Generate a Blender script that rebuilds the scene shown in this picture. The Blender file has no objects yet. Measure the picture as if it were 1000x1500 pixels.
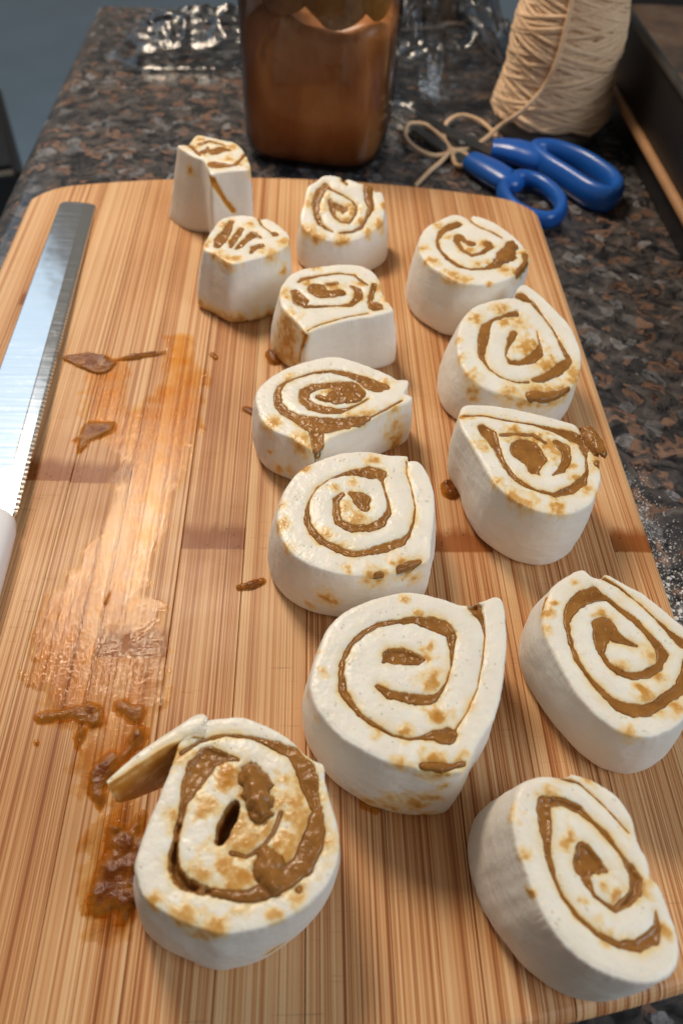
import bpy, bmesh, math, random
import numpy as np
from mathutils import Matrix, Vector

# ------------------------------------------------------------ camera, light, exposure
scene = bpy.context.scene
COL = scene.collection
cam_data = bpy.data.cameras.new('camera')
cam = bpy.data.objects.new('camera', cam_data)
COL.objects.link(cam)
CAM_POS = Vector((0.01182, -0.15162, 0.24941))
cam.matrix_world = Matrix(((0.998814, -0.008644, -0.047926, CAM_POS.x),
                           (-0.023344, 0.778700, -0.626962, CAM_POS.y),
                           (0.042739, 0.627337, 0.777574, CAM_POS.z),
                           (0, 0, 0, 1)))
cam_data.sensor_fit = 'VERTICAL'
cam_data.sensor_height = 36.0
cam_data.lens = 36.0 * 1128 / 1500
cam_data.clip_start = 0.01
cam_data.clip_end = 60
cam_data.dof.use_dof = True
cam_data.dof.focus_distance = 0.275
cam_data.dof.aperture_fstop = 10.5
scene.camera = cam

world = bpy.data.worlds.new('World')
scene.world = world
world.use_nodes = True
wb = world.node_tree.nodes['Background']
wb.inputs['Color'].default_value = (0.84, 0.77, 0.69, 1)
wb.inputs['Strength'].default_value = 0.18

def area(name, pos, target, size, power, color, size_y=None, shape='DISK'):
    l = bpy.data.lights.new(name, 'AREA')
    l.shape = shape if size_y is None else 'RECTANGLE'
    l.size = size
    if size_y:
        l.size_y = size_y
    l.energy = power
    l.color = color
    o = bpy.data.objects.new(name, l)
    COL.objects.link(o)
    o.location = pos
    d = Vector(target) - Vector(pos)
    o.rotation_euler = d.to_track_quat('-Z', 'Y').to_euler()
    return o

area('ceiling_lamp', (-0.28, 0.64, 0.88), (0.02, 0.08, 0), 0.27, 9.0, (1.0, 0.83, 0.64))
area('window_light', (-1.05, 1.25, 0.98), (0, 0.1, 0), 1.2, 4.6, (0.58, 0.79, 1.0), size_y=1.25)
area('room_light', (1.10, -0.62, 0.95), (0.05, 0.05, 0), 0.8, 11.5, (0.78, 0.89, 1.0), size_y=0.7)

vs = scene.view_settings
vs.view_transform = 'Standard'
vs.look = 'None'
vs.exposure = 0.0
vs.gamma = 1.0
vs.use_curve_mapping = False

# ------------------------------------------------------------ helpers
MM = 0.001
RNG = random.Random(4)

def tag(o, label=None, cat=None, group=None, kind=None):
    if label: o['label'] = label
    if cat: o['category'] = cat
    if group: o['group'] = group
    if kind: o['kind'] = kind
    return o

def empty(name, loc=(0, 0, 0)):
    o = bpy.data.objects.new(name, None)
    o.empty_display_size = 0.01
    COL.objects.link(o)
    o.location = loc
    return o

def mesh_obj(name, verts, faces, mat, parent=None, smooth=True, loc=(0, 0, 0)):
    me = bpy.data.meshes.new(name)
    me.from_pydata([tuple(map(float, v)) for v in verts], [], faces)
    me.update()
    if smooth:
        me.polygons.foreach_set('use_smooth', [True] * len(me.polygons))
    me.materials.append(mat)
    o = bpy.data.objects.new(name, me)
    COL.objects.link(o)
    if parent is not None:
        o.parent = parent
    o.location = loc
    return o

def fast_mesh(name, V, Q, T, mat, parent=None, loc=(0, 0, 0), attrs=None):
    """numpy verts, quads (n,4), tris (n,3)"""
    me = bpy.data.meshes.new(name)
    nq, nt = len(Q), len(T)
    me.vertices.add(len(V))
    me.vertices.foreach_set('co', np.asarray(V, np.float32).ravel())
    loops = np.concatenate([np.asarray(Q, np.int32).ravel(), np.asarray(T, np.int32).ravel()])
    me.loops.add(len(loops))
    me.loops.foreach_set('vertex_index', loops)
    me.polygons.add(nq + nt)
    st = np.concatenate([np.arange(nq) * 4, nq * 4 + np.arange(nt) * 3]).astype(np.int32)
    me.polygons.foreach_set('loop_start', st)
    me.update(calc_edges=True)
    me.validate()
    me.polygons.foreach_set('use_smooth', np.ones(len(me.polygons), bool))
    for k, a in (attrs or {}).items():
        at = me.attributes.new(k, 'FLOAT', 'POINT')
        at.data.foreach_set('value', np.asarray(a, np.float32))
    me.materials.append(mat)
    o = bpy.data.objects.new(name, me)
    COL.objects.link(o)
    if parent is not None:
        o.parent = parent
    o.location = loc
    return o

def hash3(ix, iy, iz, seed):
    h = (ix * 374761393 + iy * 668265263 + iz * 2147483647 + seed * 974634777) & 0xffffffff
    h = ((h ^ (h >> 13)) * 1274126177) & 0xffffffff
    return ((h ^ (h >> 16)) & 0xffff) / 65535.0

def vnoise(x, y, z=None, seed=0):
    """smooth value noise, -1..1"""
    x = np.asarray(x, float); y = np.asarray(y, float)
    z = np.zeros_like(x) if z is None else np.asarray(z, float)
    ix, iy, iz = np.floor(x).astype(np.int64), np.floor(y).astype(np.int64), np.floor(z).astype(np.int64)
    fx, fy, fz = x - ix, y - iy, z - iz
    fx, fy, fz = (f * f * (3 - 2 * f) for f in (fx, fy, fz))
    r = 0
    for a in (0, 1):
        for b in (0, 1):
            for c in (0, 1):
                r = r + hash3(ix + a, iy + b, iz + c, seed) * (fx if a else 1 - fx) * (fy if b else 1 - fy) * (fz if c else 1 - fz)
    return r * 2 - 1

def fbm(x, y, z=None, seed=0, octv=3):
    r = 0; a = 1.0; s = 1.0; n = 0
    for k in range(octv):
        ca, sa = math.cos(0.6 + 1.1 * k), math.sin(0.6 + 1.1 * k)
        x_, y_ = np.asarray(x), np.asarray(y)
        r = r + a * vnoise((x_ * ca - y_ * sa) * s + 3.7 * k, (x_ * sa + y_ * ca) * s - 1.9 * k, None if z is None else np.asarray(z) * s, seed + 17 * k)
        n += a; a *= 0.5; s *= 2.1
    return r / n

def sstep(a, b, x):
    t = np.clip((x - a) / (b - a), 0, 1)
    return t * t * (3 - 2 * t)

def tube(path, radius, sides=8, closed=False, flat=1.0):
    """sweep of a circle; radius scalar or list; returns verts, faces"""
    P = [Vector(p) for p in path]
    n = len(P)
    R = radius if hasattr(radius, '__len__') else [radius] * n
    V, F = [], []
    up = Vector((0, 0, 1))
    for i in range(n):
        a = P[(i - 1) % n] if (closed or i > 0) else P[i]
        b = P[(i + 1) % n] if (closed or i < n - 1) else P[i]
        t = (b - a).normalized()
        s = t.cross(up)
        if s.length < 1e-4:
            s = Vector((1, 0, 0))
        s.normalize()
        u = s.cross(t).normalized()
        for k in range(sides):
            an = 2 * math.pi * k / sides
            V.append(P[i] + s * math.cos(an) * R[i] + u * math.sin(an) * R[i] * flat)
    m = n if closed else n - 1
    for i in range(m):
        for k in range(sides):
            a = i * sides + k; b = i * sides + (k + 1) % sides
            c = ((i + 1) % n) * sides + (k + 1) % sides; d = ((i + 1) % n) * sides + k
            F.append((a, b, c, d))
    if not closed:
        F.append(tuple(range(sides - 1, -1, -1)))
        F.append(tuple((n - 1) * sides + k for k in range(sides)))
    return V, F

def spline(pts, n, closed=False):
    """Catmull-Rom through points"""
    P = [np.array(p, float) for p in pts]
    m = len(P)
    out = []
    segs = m if closed else m - 1
    for i in range(segs):
        p0 = P[(i - 1) % m] if (closed or i > 0) else P[i]
        p1 = P[i]; p2 = P[(i + 1) % m]
        p3 = P[(i + 2) % m] if (closed or i + 2 < m) else p2
        for k in range(n):
            t = k / n
            out.append(0.5 * (2 * p1 + (p2 - p0) * t + (2 * p0 - 5 * p1 + 4 * p2 - p3) * t * t + (3 * p1 - p0 - 3 * p2 + p3) * t ** 3))
    if not closed:
        out.append(P[-1])
    return out

def merge(parts):
    V, F = [], []
    for v, f in parts:
        o = len(V)
        V += [tuple(p) for p in v]
        F += [tuple(i + o for i in q) for q in f]
    return V, F

def lathe(profile, segs=64, shape=None):
    V, F = [], []
    for r, z in profile:
        for k in range(segs):
            a = 2 * math.pi * k / segs
            m = shape(a, z) if shape else 1.0
            V.append((r * m * math.cos(a), r * m * math.sin(a), z))
    for i in range(len(profile) - 1):
        for k in range(segs):
            F.append((i * segs + k, i * segs + (k + 1) % segs, (i + 1) * segs + (k + 1) % segs, (i + 1) * segs + k))
    F.append(tuple(range(segs - 1, -1, -1)))
    F.append(tuple((len(profile) - 1) * segs + k for k in range(segs)))
    return V, F

# ------------------------------------------------------------ materials
class NT:
    def __init__(self, name):
        self.m = bpy.data.materials.new(name)
        self.m.use_nodes = True
        self.t = self.m.node_tree
        self.t.nodes.clear()
        self.out = self.n('ShaderNodeOutputMaterial')
    def n(self, typ, **kw):
        x = self.t.nodes.new(typ)
        for k, v in kw.items():
            if k.startswith('i_'):
                self.set(x, k[2:].replace('_', ' '), v)
            else:
                setattr(x, k, v)
        return x
    def set(self, node, key, v):
        s = node.inputs[int(key)] if key.isdigit() else node.inputs[key]
        if isinstance(v, bpy.types.NodeSocket):
            self.t.links.new(v, s)
        elif isinstance(v, bpy.types.Node):
            self.t.links.new(v.outputs[0], s)
        else:
            if hasattr(s, 'default_value') and hasattr(s.default_value, '__len__') and not isinstance(v, str):
                if len(s.default_value) == 4 and len(v) == 3:
                    v = (*v, 1)
            s.default_value = v
    def coord(self, scale=(1, 1, 1), kind='Object'):
        tc = self.n('ShaderNodeTexCoord')
        mp = self.n('ShaderNodeMapping')
        self.t.links.new(tc.outputs[kind], mp.inputs['Vector'])
        mp.inputs['Scale'].default_value = scale
        return mp.outputs[0]
    def noise(self, vec, scale, detail=3, rough=0.55, dist=0.0):
        x = self.n('ShaderNodeTexNoise')
        self.t.links.new(vec, x.inputs['Vector'])
        x.inputs['Scale'].default_value = scale
        x.inputs['Detail'].default_value = detail
        x.inputs['Roughness'].default_value = rough
        x.inputs['Distortion'].default_value = dist
        return x.outputs['Fac']
    def voro(self, vec, scale, feature='F1', out='Distance', rand=1.0):
        x = self.n('ShaderNodeTexVoronoi', feature=feature)
        self.t.links.new(vec, x.inputs['Vector'])
        x.inputs['Scale'].default_value = scale
        x.inputs['Randomness'].default_value = rand
        return x.outputs[out]
    def ramp(self, fac, stops, interp='LINEAR'):
        x = self.n('ShaderNodeValToRGB')
        x.color_ramp.interpolation = interp
        e = x.color_ramp.elements
        while len(e) > 1:
            e.remove(e[-1])
        for i, (p, c) in enumerate(stops):
            if not hasattr(c, '__len__'):
                c = (c, c, c)
            el = e[0] if i == 0 else e.new(p)
            el.position = p
            el.color = (*c[:3], 1)
        self.t.links.new(fac, x.inputs['Fac'])
        return x.outputs['Color']
    def mix(self, fac, a, b, mode='MIX'):
        x = self.n('ShaderNodeMix', data_type='RGBA', blend_type=mode)
        for key, v in ((0, fac), (6, a), (7, b)):
            s = x.inputs[key]
            if isinstance(v, bpy.types.NodeSocket):
                self.t.links.new(v, s)
            elif hasattr(v, '__len__'):
                s.default_value = (*v[:3], 1)
            else:
                s.default_value = v
        return x.outputs[2]
    def math(self, op, a, b=0.0, clamp=False):
        x = self.n('ShaderNodeMath', operation=op, use_clamp=clamp)
        for i, v in enumerate((a, b)):
            if isinstance(v, bpy.types.NodeSocket):
                self.t.links.new(v, x.inputs[i])
            else:
                x.inputs[i].default_value = v
        return x.outputs[0]
    def attr(self, name, kind='GEOMETRY'):
        x = self.n('ShaderNodeAttribute', attribute_type=kind, attribute_name=name)
        return x.outputs['Fac']
    def bump(self, h, strength, dist):
        x = self.n('ShaderNodeBump')
        self.t.links.new(h, x.inputs['Height'])
        x.inputs['Strength'].default_value = strength
        x.inputs['Distance'].default_value = dist
        return x.outputs[0]
    def principled(self, **kw):
        x = self.n('ShaderNodeBsdfPrincipled')
        for k, v in kw.items():
            self.set(x, k.replace('_', ' '), v)
        return x
    def done(self, sh):
        self.t.links.new(sh.outputs[0] if isinstance(sh, bpy.types.Node) else sh, self.out.inputs['Surface'])
        return self.m

def mat_dough():
    k = NT('raw_dough')
    c = k.coord()
    stain = k.attr('stain'); cut = k.attr('cut')
    n1 = k.noise(c, 90, 4)
    n2 = k.noise(c, 420, 4, 0.6)
    base = k.mix(k.ramp(n1, [(0.35, 0), (0.7, 1)]), (0.815, 0.77, 0.675), (0.88, 0.84, 0.755))
    floury = k.mix(n2, (0.765, 0.715, 0.635), (0.825, 0.785, 0.715))
    base = k.mix(cut, floury, base)
    damp = k.ramp(stain, [(0.02, 0.0), (0.4, 0.62)])
    base = k.mix(damp, base, (0.82, 0.60, 0.25))
    s2 = k.math('ADD', stain, k.math('MULTIPLY', k.math('SUBTRACT', n2, 0.5), 0.30))
    s2 = k.math('ADD', s2, k.math('MULTIPLY', k.math('SUBTRACT', n1, 0.5), 0.5))
    smear = k.ramp(s2, [(0.42, 0.0), (0.85, 0.85), (1.0, 1.0)])
    smear = k.math('MULTIPLY', smear, k.ramp(stain, [(0.08, 0.0), (0.3, 1.0)]))
    scol = k.mix(k.ramp(s2, [(0.5, 0), (0.95, 1)]), (0.80, 0.45, 0.06), (0.52, 0.215, 0.018))
    col = k.mix(smear, base, scol)
    # small air holes of the cut face
    pv = k.voro(c, 520)
    pm = k.math('GREATER_THAN', k.noise(c, 150, 2), 0.56)
    pore = k.math('MULTIPLY', k.math('MULTIPLY', k.ramp(pv, [(0.10, 1), (0.26, 0)]), pm), cut)
    col = k.mix(k.math('MULTIPLY', pore, 0.40), col, (0.58, 0.47, 0.32))
    h = k.math('ADD', k.math('MULTIPLY', n2, 0.5), k.math('MULTIPLY', k.noise(c, 1500, 2), 0.16))
    crease = k.noise(k.coord((45, 45, 260)), 1.0, 3, 0.6, 1.2)
    h = k.math('ADD', h, k.math('MULTIPLY', k.math('MULTIPLY', crease, k.math('SUBTRACT', 1.0, cut)), 0.9))
    h = k.math('SUBTRACT', h, k.math('MULTIPLY', pore, 0.7))
    h = k.math('ADD', h, k.math('MULTIPLY', smear, 0.3))
    b = k.bump(h, 0.6, 0.0007)
    rough = k.mix(cut, (0.60,) * 3, (0.33,) * 3)
    rough = k.mix(smear, rough, (0.22,) * 3)
    p = k.principled(Base_Color=col, Roughness=rough, Normal=b)
    p.inputs['Subsurface Weight'].default_value = 0.4
    p.inputs['Subsurface Radius'].default_value = (1.0, 0.62, 0.32)
    p.inputs['Subsurface Scale'].default_value = 0.0035
    p.inputs['Specular IOR Level'].default_value = 0.42
    return k.done(p)

def mat_filling():
    k = NT('brown_filling')
    c = k.coord()
    n1 = k.noise(c, 140, 4)
    n2 = k.noise(c, 700, 3, 0.6)
    col = k.mix(k.ramp(n1, [(0.3, 0), (0.7, 1)]), (0.235, 0.096, 0.019), (0.38, 0.172, 0.040))
    sp = k.voro(c, 330)
    col = k.mix(k.ramp(sp, [(0.06, 0.75), (0.12, 0.0)]), col, (0.05, 0.02, 0.008))
    h = k.math('ADD', k.math('MULTIPLY', n1, 0.5), k.math('MULTIPLY', n2, 0.6))
    b = k.bump(h, 0.6, 0.0009)
    p = k.principled(Base_Color=col, Roughness=0.17, Normal=b)
    p.inputs['Specular IOR Level'].default_value = 0.36
    p.inputs['Subsurface Weight'].default_value = 0.3
    p.inputs['Subsurface Radius'].default_value = (1.0, 0.5, 0.15)
    p.inputs['Subsurface Scale'].default_value = 0.002
    return k.done(p)

def mat_smear():
    k = NT('smeared_filling')
    c = k.coord()
    n1 = k.noise(c, 160, 4)
    n2 = k.noise(c, 800, 3, 0.6)
    thick = k.attr('thick')
    col = k.mix(k.math('ADD', thick, k.math('MULTIPLY', k.math('SUBTRACT', n1, 0.5), 0.8), clamp=True), (0.52, 0.20, 0.018), (0.17, 0.042, 0.004))
    sp = k.voro(c, 300)
    col = k.mix(k.ramp(sp, [(0.05, 0.7), (0.10, 0.0)]), col, (0.05, 0.02, 0.008))
    b = k.bump(k.math('ADD', n1, n2), 0.5, 0.0009)
    p = k.principled(Base_Color=col, Roughness=0.12, Normal=b)
    p.inputs['Specular IOR Level'].default_value = 0.32
    tr = k.n('ShaderNodeBsdfTransparent', i_Color=(0.95, 0.72, 0.38))
    fac = k.ramp(k.math('ADD', thick, k.math('MULTIPLY', k.math('SUBTRACT', n1, 0.5), 0.5)), [(0.0, 0.12), (0.6, 0.97)])
    mx = k.n('ShaderNodeMixShader')
    k.t.links.new(fac, mx.inputs[0]); k.t.links.new(tr.outputs[0], mx.inputs[1]); k.t.links.new(p.outputs[0], mx.inputs[2])
    return k.done(mx)

def mat_film():
    k = NT('wet_syrup')
    c = k.coord()
    cs = k.coord((950, 230, 1))
    thick = k.attr('thick')
    n1 = k.noise(c, 120, 4)
    n2 = k.noise(cs, 1.0, 3, 0.6)
    n3 = k.noise(c, 1100, 2, 0.5)
    h = k.math('ADD', k.math('MULTIPLY', n2, 0.8), k.math('MULTIPLY', n3, 0.8))
    b = k.bump(h, 0.38, 0.0005)
    gl = k.n('ShaderNodeBsdfGlossy', i_Color=(1, 0.97, 0.9), i_Roughness=0.10)
    k.t.links.new(b, gl.inputs['Normal'])
    tint = k.mix(k.math('MULTIPLY', thick, k.ramp(n1, [(0.3, 0.3), (0.65, 1.0)])), (1, 0.97, 0.88), (0.97, 0.74, 0.30))
    tr = k.n('ShaderNodeBsdfTransparent')
    k.t.links.new(tint, tr.inputs['Color'])
    fr = k.n('ShaderNodeFresnel', i_IOR=1.5)
    k.t.links.new(b, fr.inputs['Normal'])
    fac = k.math('MULTIPLY', fr.outputs[0], k.ramp(thick, [(0.0, 0.0), (0.6, 0.62)]))
    mx = k.n('ShaderNodeMixShader')
    k.t.links.new(fac, mx.inputs[0]); k.t.links.new(tr.outputs[0], mx.inputs[1]); k.t.links.new(gl.outputs[0], mx.inputs[2])
    return k.done(mx)

def mat_bamboo():
    k = NT('bamboo')
    c = k.coord()
    tone = k.attr('tone', 'OBJECT'); seed = k.attr('seed', 'OBJECT')
    off = k.n('ShaderNodeCombineXYZ', i_X=seed, i_Y=seed, i_Z=seed)
    add = k.n('ShaderNodeVectorMath', operation='ADD')
    k.t.links.new(c, add.inputs[0]); k.t.links.new(off.outputs[0], add.inputs[1])
    def st(sx, sy, sc=1.0, d=2, r=0.5):
        m = k.n('ShaderNodeMapping')
        m.inputs['Scale'].default_value = (sx, sy, 1)
        k.t.links.new(add.outputs[0], m.inputs['Vector'])
        return k.noise(m.outputs[0], sc, d, r)
    f1 = st(1000, 1.6, 1, 2)       # fibre lines
    f2 = st(2300, 2.2, 1, 1)      # fine fibre
    f3 = st(190, 1.4, 1, 2)       # bands
    f4 = st(40, 14, 1, 3)         # patches
    v = k.math('ADD', k.math('MULTIPLY', k.math('SUBTRACT', f1, 0.5), 1.45), k.math('MULTIPLY', k.math('SUBTRACT', f2, 0.5), 1.15))
    v = k.math('ADD', v, k.math('MULTIPLY', k.math('SUBTRACT', f3, 0.5), 0.55))
    v = k.math('ADD', v, k.math('MULTIPLY', k.math('SUBTRACT', f4, 0.5), 0.35))
    v = k.math('ADD', k.math('ADD', v, 0.56), tone)
    col = k.ramp(v, [(0.08, (0.235, 0.074, 0.024)), (0.34, (0.425, 0.172, 0.062)), (0.54, (0.58, 0.290, 0.122)), (0.86, (0.73, 0.465, 0.245))])
    # growth node: a reddish band across the strip with vessel dots
    ny = k.attr('node_y', 'OBJECT')
    sep = k.n('ShaderNodeSeparateXYZ'); k.t.links.new(c, sep.inputs[0])
    dy = k.math('SUBTRACT', sep.outputs[1], ny)
    wob = k.math('MULTIPLY', k.math('SUBTRACT', st(260, 40, 1, 3), 0.5), 0.008)
    dyw = k.math('ADD', dy, wob)
    bn = k.n('ShaderNodeMapRange', i_From_Min=-0.0052, i_From_Max=-0.0044, i_To_Min=0.0, i_To_Max=1.0)
    k.t.links.new(k.math('ADD', dy, k.math('MULTIPLY', wob, 0.08)), bn.inputs['Value'])
    bf = k.n('ShaderNodeMapRange', i_From_Min=0.0035, i_From_Max=0.009, i_To_Min=1.0, i_To_Max=0.0)
    k.t.links.new(dyw, bf.inputs['Value'])
    nb = k.math('MULTIPLY', bn.outputs[0], bf.outputs[0])
    halo = k.n('ShaderNodeMapRange', i_From_Min=0.004, i_From_Max=0.028, i_To_Min=0.42, i_To_Max=0.0)
    k.t.links.new(k.math('ABSOLUTE', k.math('ADD', dyw, wob)), halo.inputs['Value'])
    col = k.mix(halo.outputs[0], col, (0.34, 0.125, 0.036))
    col = k.mix(k.math('MULTIPLY', nb, 0.93), col, k.mix(f1, (0.19, 0.046, 0.007), (0.34, 0.108, 0.022)))
    dots = k.ramp(k.voro(c, 330), [(0.10, 1), (0.2, 0)])
    col = k.mix(k.math('MULTIPLY', k.math('MULTIPLY', dots, nb), 0.8), col, (0.05, 0.015, 0.008))
    # knife scores: thin slanted lines in patches
    rot = k.n('ShaderNodeMapping'); rot.inputs['Rotation'].default_value = (0, 0, math.radians(-24)); rot.inputs['Scale'].default_value = (60, 1500, 1)
    k.t.links.new(c, rot.inputs['Vector'])
    sc = k.noise(rot.outputs[0], 1.0, 1, 0.4)
    scm = k.ramp(k.noise(c, 28, 2), [(0.50, 0), (0.62, 1)])
    score = k.math('MULTIPLY', k.ramp(sc, [(0.68, 0), (0.74, 1)]), scm)
    col = k.mix(k.math('MULTIPLY', score, 0.35), col, (0.22, 0.10, 0.04))
    h = k.math('ADD', k.math('MULTIPLY', f1, 0.6), k.math('MULTIPLY', f2, 0.4))
    h = k.math('SUBTRACT', h, k.math('MULTIPLY', score, 0.8))
    b = k.bump(h, 0.28, 0.0004)
    rough = k.ramp(k.noise(c, 35, 3), [(0.3, 0.34), (0.7, 0.5)])
    p = k.principled(Base_Color=col, Roughness=rough, Normal=b)
    p.inputs['Specular IOR Level'].default_value = 0.26
    return k.done(p)

def mat_granite():
    k = NT('granite')
    c0 = k.coord()
    dn = k.n('ShaderNodeTexNoise', i_Scale=55.0, i_Detail=3.0)
    k.t.links.new(c0, dn.inputs['Vector'])
    vm = k.n('ShaderNodeVectorMath', operation='MULTIPLY_ADD')
    k.t.links.new(dn.outputs['Color'], vm.inputs[0]); vm.inputs[1].default_value = (0.022, 0.022, 0.022); k.t.links.new(c0, vm.inputs[2])
    c = vm.outputs[0]
    a = k.noise(c, 95, 5, 0.62, 0.5)
    col = k.ramp(a, [(0.34, (0.012, 0.012, 0.014)), (0.46, (0.042, 0.041, 0.044)), (0.56, (0.080, 0.070, 0.066)), (0.68, (0.14, 0.128, 0.125))])
    v1 = k.n('ShaderNodeTexVoronoi', i_Scale=140.0); k.t.links.new(c, v1.inputs['Vector'])
    sepc = k.n('ShaderNodeSeparateColor'); k.t.links.new(v1.outputs['Color'], sepc.inputs[0])
    cell = sepc.outputs[0]; cell2 = sepc.outputs[1]
    rust = k.math('MULTIPLY', k.math('GREATER_THAN', cell, 0.79), k.ramp(k.noise(c, 240, 3), [(0.38, 0), (0.55, 1)]))
    col = k.mix(k.math('MULTIPLY', rust, 0.85), col, k.mix(cell2, (0.15, 0.078, 0.050), (0.29, 0.175, 0.122)))
    grey = k.math('MULTIPLY', k.math('LESS_THAN', cell, 0.11), k.ramp(k.noise(c, 300, 3), [(0.35, 0.2), (0.6, 1)]))
    col = k.mix(k.math('MULTIPLY', grey, 0.8), col, k.mix(cell2, (0.13, 0.135, 0.15), (0.36, 0.35, 0.36)))
    blk = k.ramp(k.noise(c, 190, 4, 0.65), [(0.36, 1), (0.44, 0)])
    col = k.mix(k.math('MULTIPLY', blk, 0.85), col, (0.008, 0.008, 0.009))
    p = k.principled(Base_Color=col, Roughness=k.ramp(k.noise(c, 120, 3), [(0.3, 0.13), (0.7, 0.26)]))
    p.inputs['Specular IOR Level'].default_value = 0.5
    return k.done(p)

def mat_plain(name, color, rough=0.5, metal=0.0, noise_scale=80, var=0.12, bump=0.0, spec=0.5, bump_dist=0.001):
    k = NT(name)
    c = k.coord()
    n = k.noise(c, noise_scale, 4)
    lo = tuple(x * (1 - var) for x in color); hi = tuple(min(1, x * (1 + var)) for x in color)
    col = k.mix(n, lo, hi)
    p = k.principled(Base_Color=col, Roughness=rough, Metallic=metal)
    p.inputs['Specular IOR Level'].default_value = spec
    if bump:
        k.t.links.new(k.bump(n, bump, bump_dist), p.inputs['Normal'])
    return k.done(p)

def mat_steel():
    k = NT('blade_steel')
    c = k.coord((20, 500, 20))
    n = k.noise(c, 1, 3)
    c2 = k.coord()
    spots = k.ramp(k.noise(c2, 260, 3), [(0.60, 0), (0.68, 1)])
    p = k.principled(Base_Color=(0.86, 0.87, 0.87), Metallic=1.0, Roughness=k.math('ADD', k.ramp(n, [(0.3, 0.12), (0.7, 0.19)]), k.math('MULTIPLY', spots, 0.03)))
    k.t.links.new(k.bump(k.noise(c2, 45, 2), 0.12, 0.002), p.inputs['Normal'])
    return k.done(p)

def mat_thin_glass(name, tint=(0.96, 0.98, 0.97), ior=1.5, rough=0.02, bump_scale=60, bump=0.2, gain=1.0):
    k = NT(name)
    c = k.coord()
    b = k.bump(k.noise(c, bump_scale, 3), bump, 0.002)
    gl = k.n('ShaderNodeBsdfGlossy', i_Roughness=rough)
    k.t.links.new(b, gl.inputs['Normal'])
    tr = k.n('ShaderNodeBsdfTransparent', i_Color=tint)
    fr = k.n('ShaderNodeFresnel', i_IOR=ior)
    k.t.links.new(b, fr.inputs['Normal'])
    mx = k.n('ShaderNodeMixShader')
    k.t.links.new(k.math('MULTIPLY', fr.outputs[0], gain, clamp=True), mx.inputs[0])
    k.t.links.new(tr.outputs[0], mx.inputs[1]); k.t.links.new(gl.outputs[0], mx.inputs[2])
    return k.done(mx)

M_DOUGH = mat_dough(); M_FILL = mat_filling(); M_SMEAR = mat_smear(); M_FILM = mat_film()
M_BAMBOO = mat_bamboo(); M_GRANITE = mat_granite(); M_STEEL = mat_steel()

# ------------------------------------------------------------ setting: floor and countertop
COUNTER_Z = -0.016
def build_setting():
    fl = mesh_obj('floor', [(-6, -6, -0.92), (6, -6, -0.92), (6, 6, -0.92), (-6, 6, -0.92)], [(0, 1, 2, 3)],
                  mat_plain('floor_tile', (0.44, 0.62, 0.80), 0.5, noise_scale=3, var=0.25), smooth=False)
    tag(fl, kind='structure')
    # slab with a rounded (bullnose) edge: profile swept round three sides
    x0, x1, y0, y1, zt, zb = -0.187, 1.2, -0.75, 0.668, COUNTER_Z, COUNTER_Z - 0.038
    R = 0.019
    V, F = [], []
    n = 10
    ring = []
    for i in range(n + 1):
        a = -math.pi / 2 + math.pi * i / n
        ring.append((R * math.cos(a), (zt + zb) / 2 + (zt - zb) / 2 * math.sin(a)))
    def corner(d):
        return [(x0 + R - d, y0 + R - d), (x1 - R + d, y0 + R - d), (x1 - R + d, y1 - R + d), (x0 + R - d, y1 - R + d)]
    for d, z in ring:
        for (x, y) in corner(d):
            V.append((x, y, z))
    for i in range(n):
        for k in range(4):
            F.append((i * 4 + k, i * 4 + (k + 1) % 4, (i + 1) * 4 + (k + 1) % 4, (i + 1) * 4 + k))
    F.append((3, 2, 1, 0)); F.append((n * 4, n * 4 + 1, n * 4 + 2, n * 4 + 3))
    o = mesh_obj('countertop', V, F, M_GRANITE, smooth=False)
    for p in o.data.polygons:
        p.use_smooth = abs(p.normal.z) < 0.99
    tag(o, kind='structure')
build_setting()

# ------------------------------------------------------------ cutting board
BX, BT, BTOP, BBOT = 0.155, 0.016, 0.3245, -0.1365
def board_y(x, end):
    """end curve of the board: bowed, with rounded corners"""
    bow = 0.0155 * (abs(x) / 0.13) ** 2
    y = BTOP - bow
    rc = 0.024
    if abs(x) > BX - rc:
        yc = BTOP - 0.0155 * ((BX - rc) / 0.13) ** 2
        y = yc - rc * 0.85 * (1 - math.sqrt(max(0, 1 - ((abs(x) - (BX - rc)) / rc) ** 2))) - (abs(x) - (BX - rc)) * 0.26
    mid = (BTOP + BBOT) / 2
    return y if end > 0 else 2 * mid - y

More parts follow.
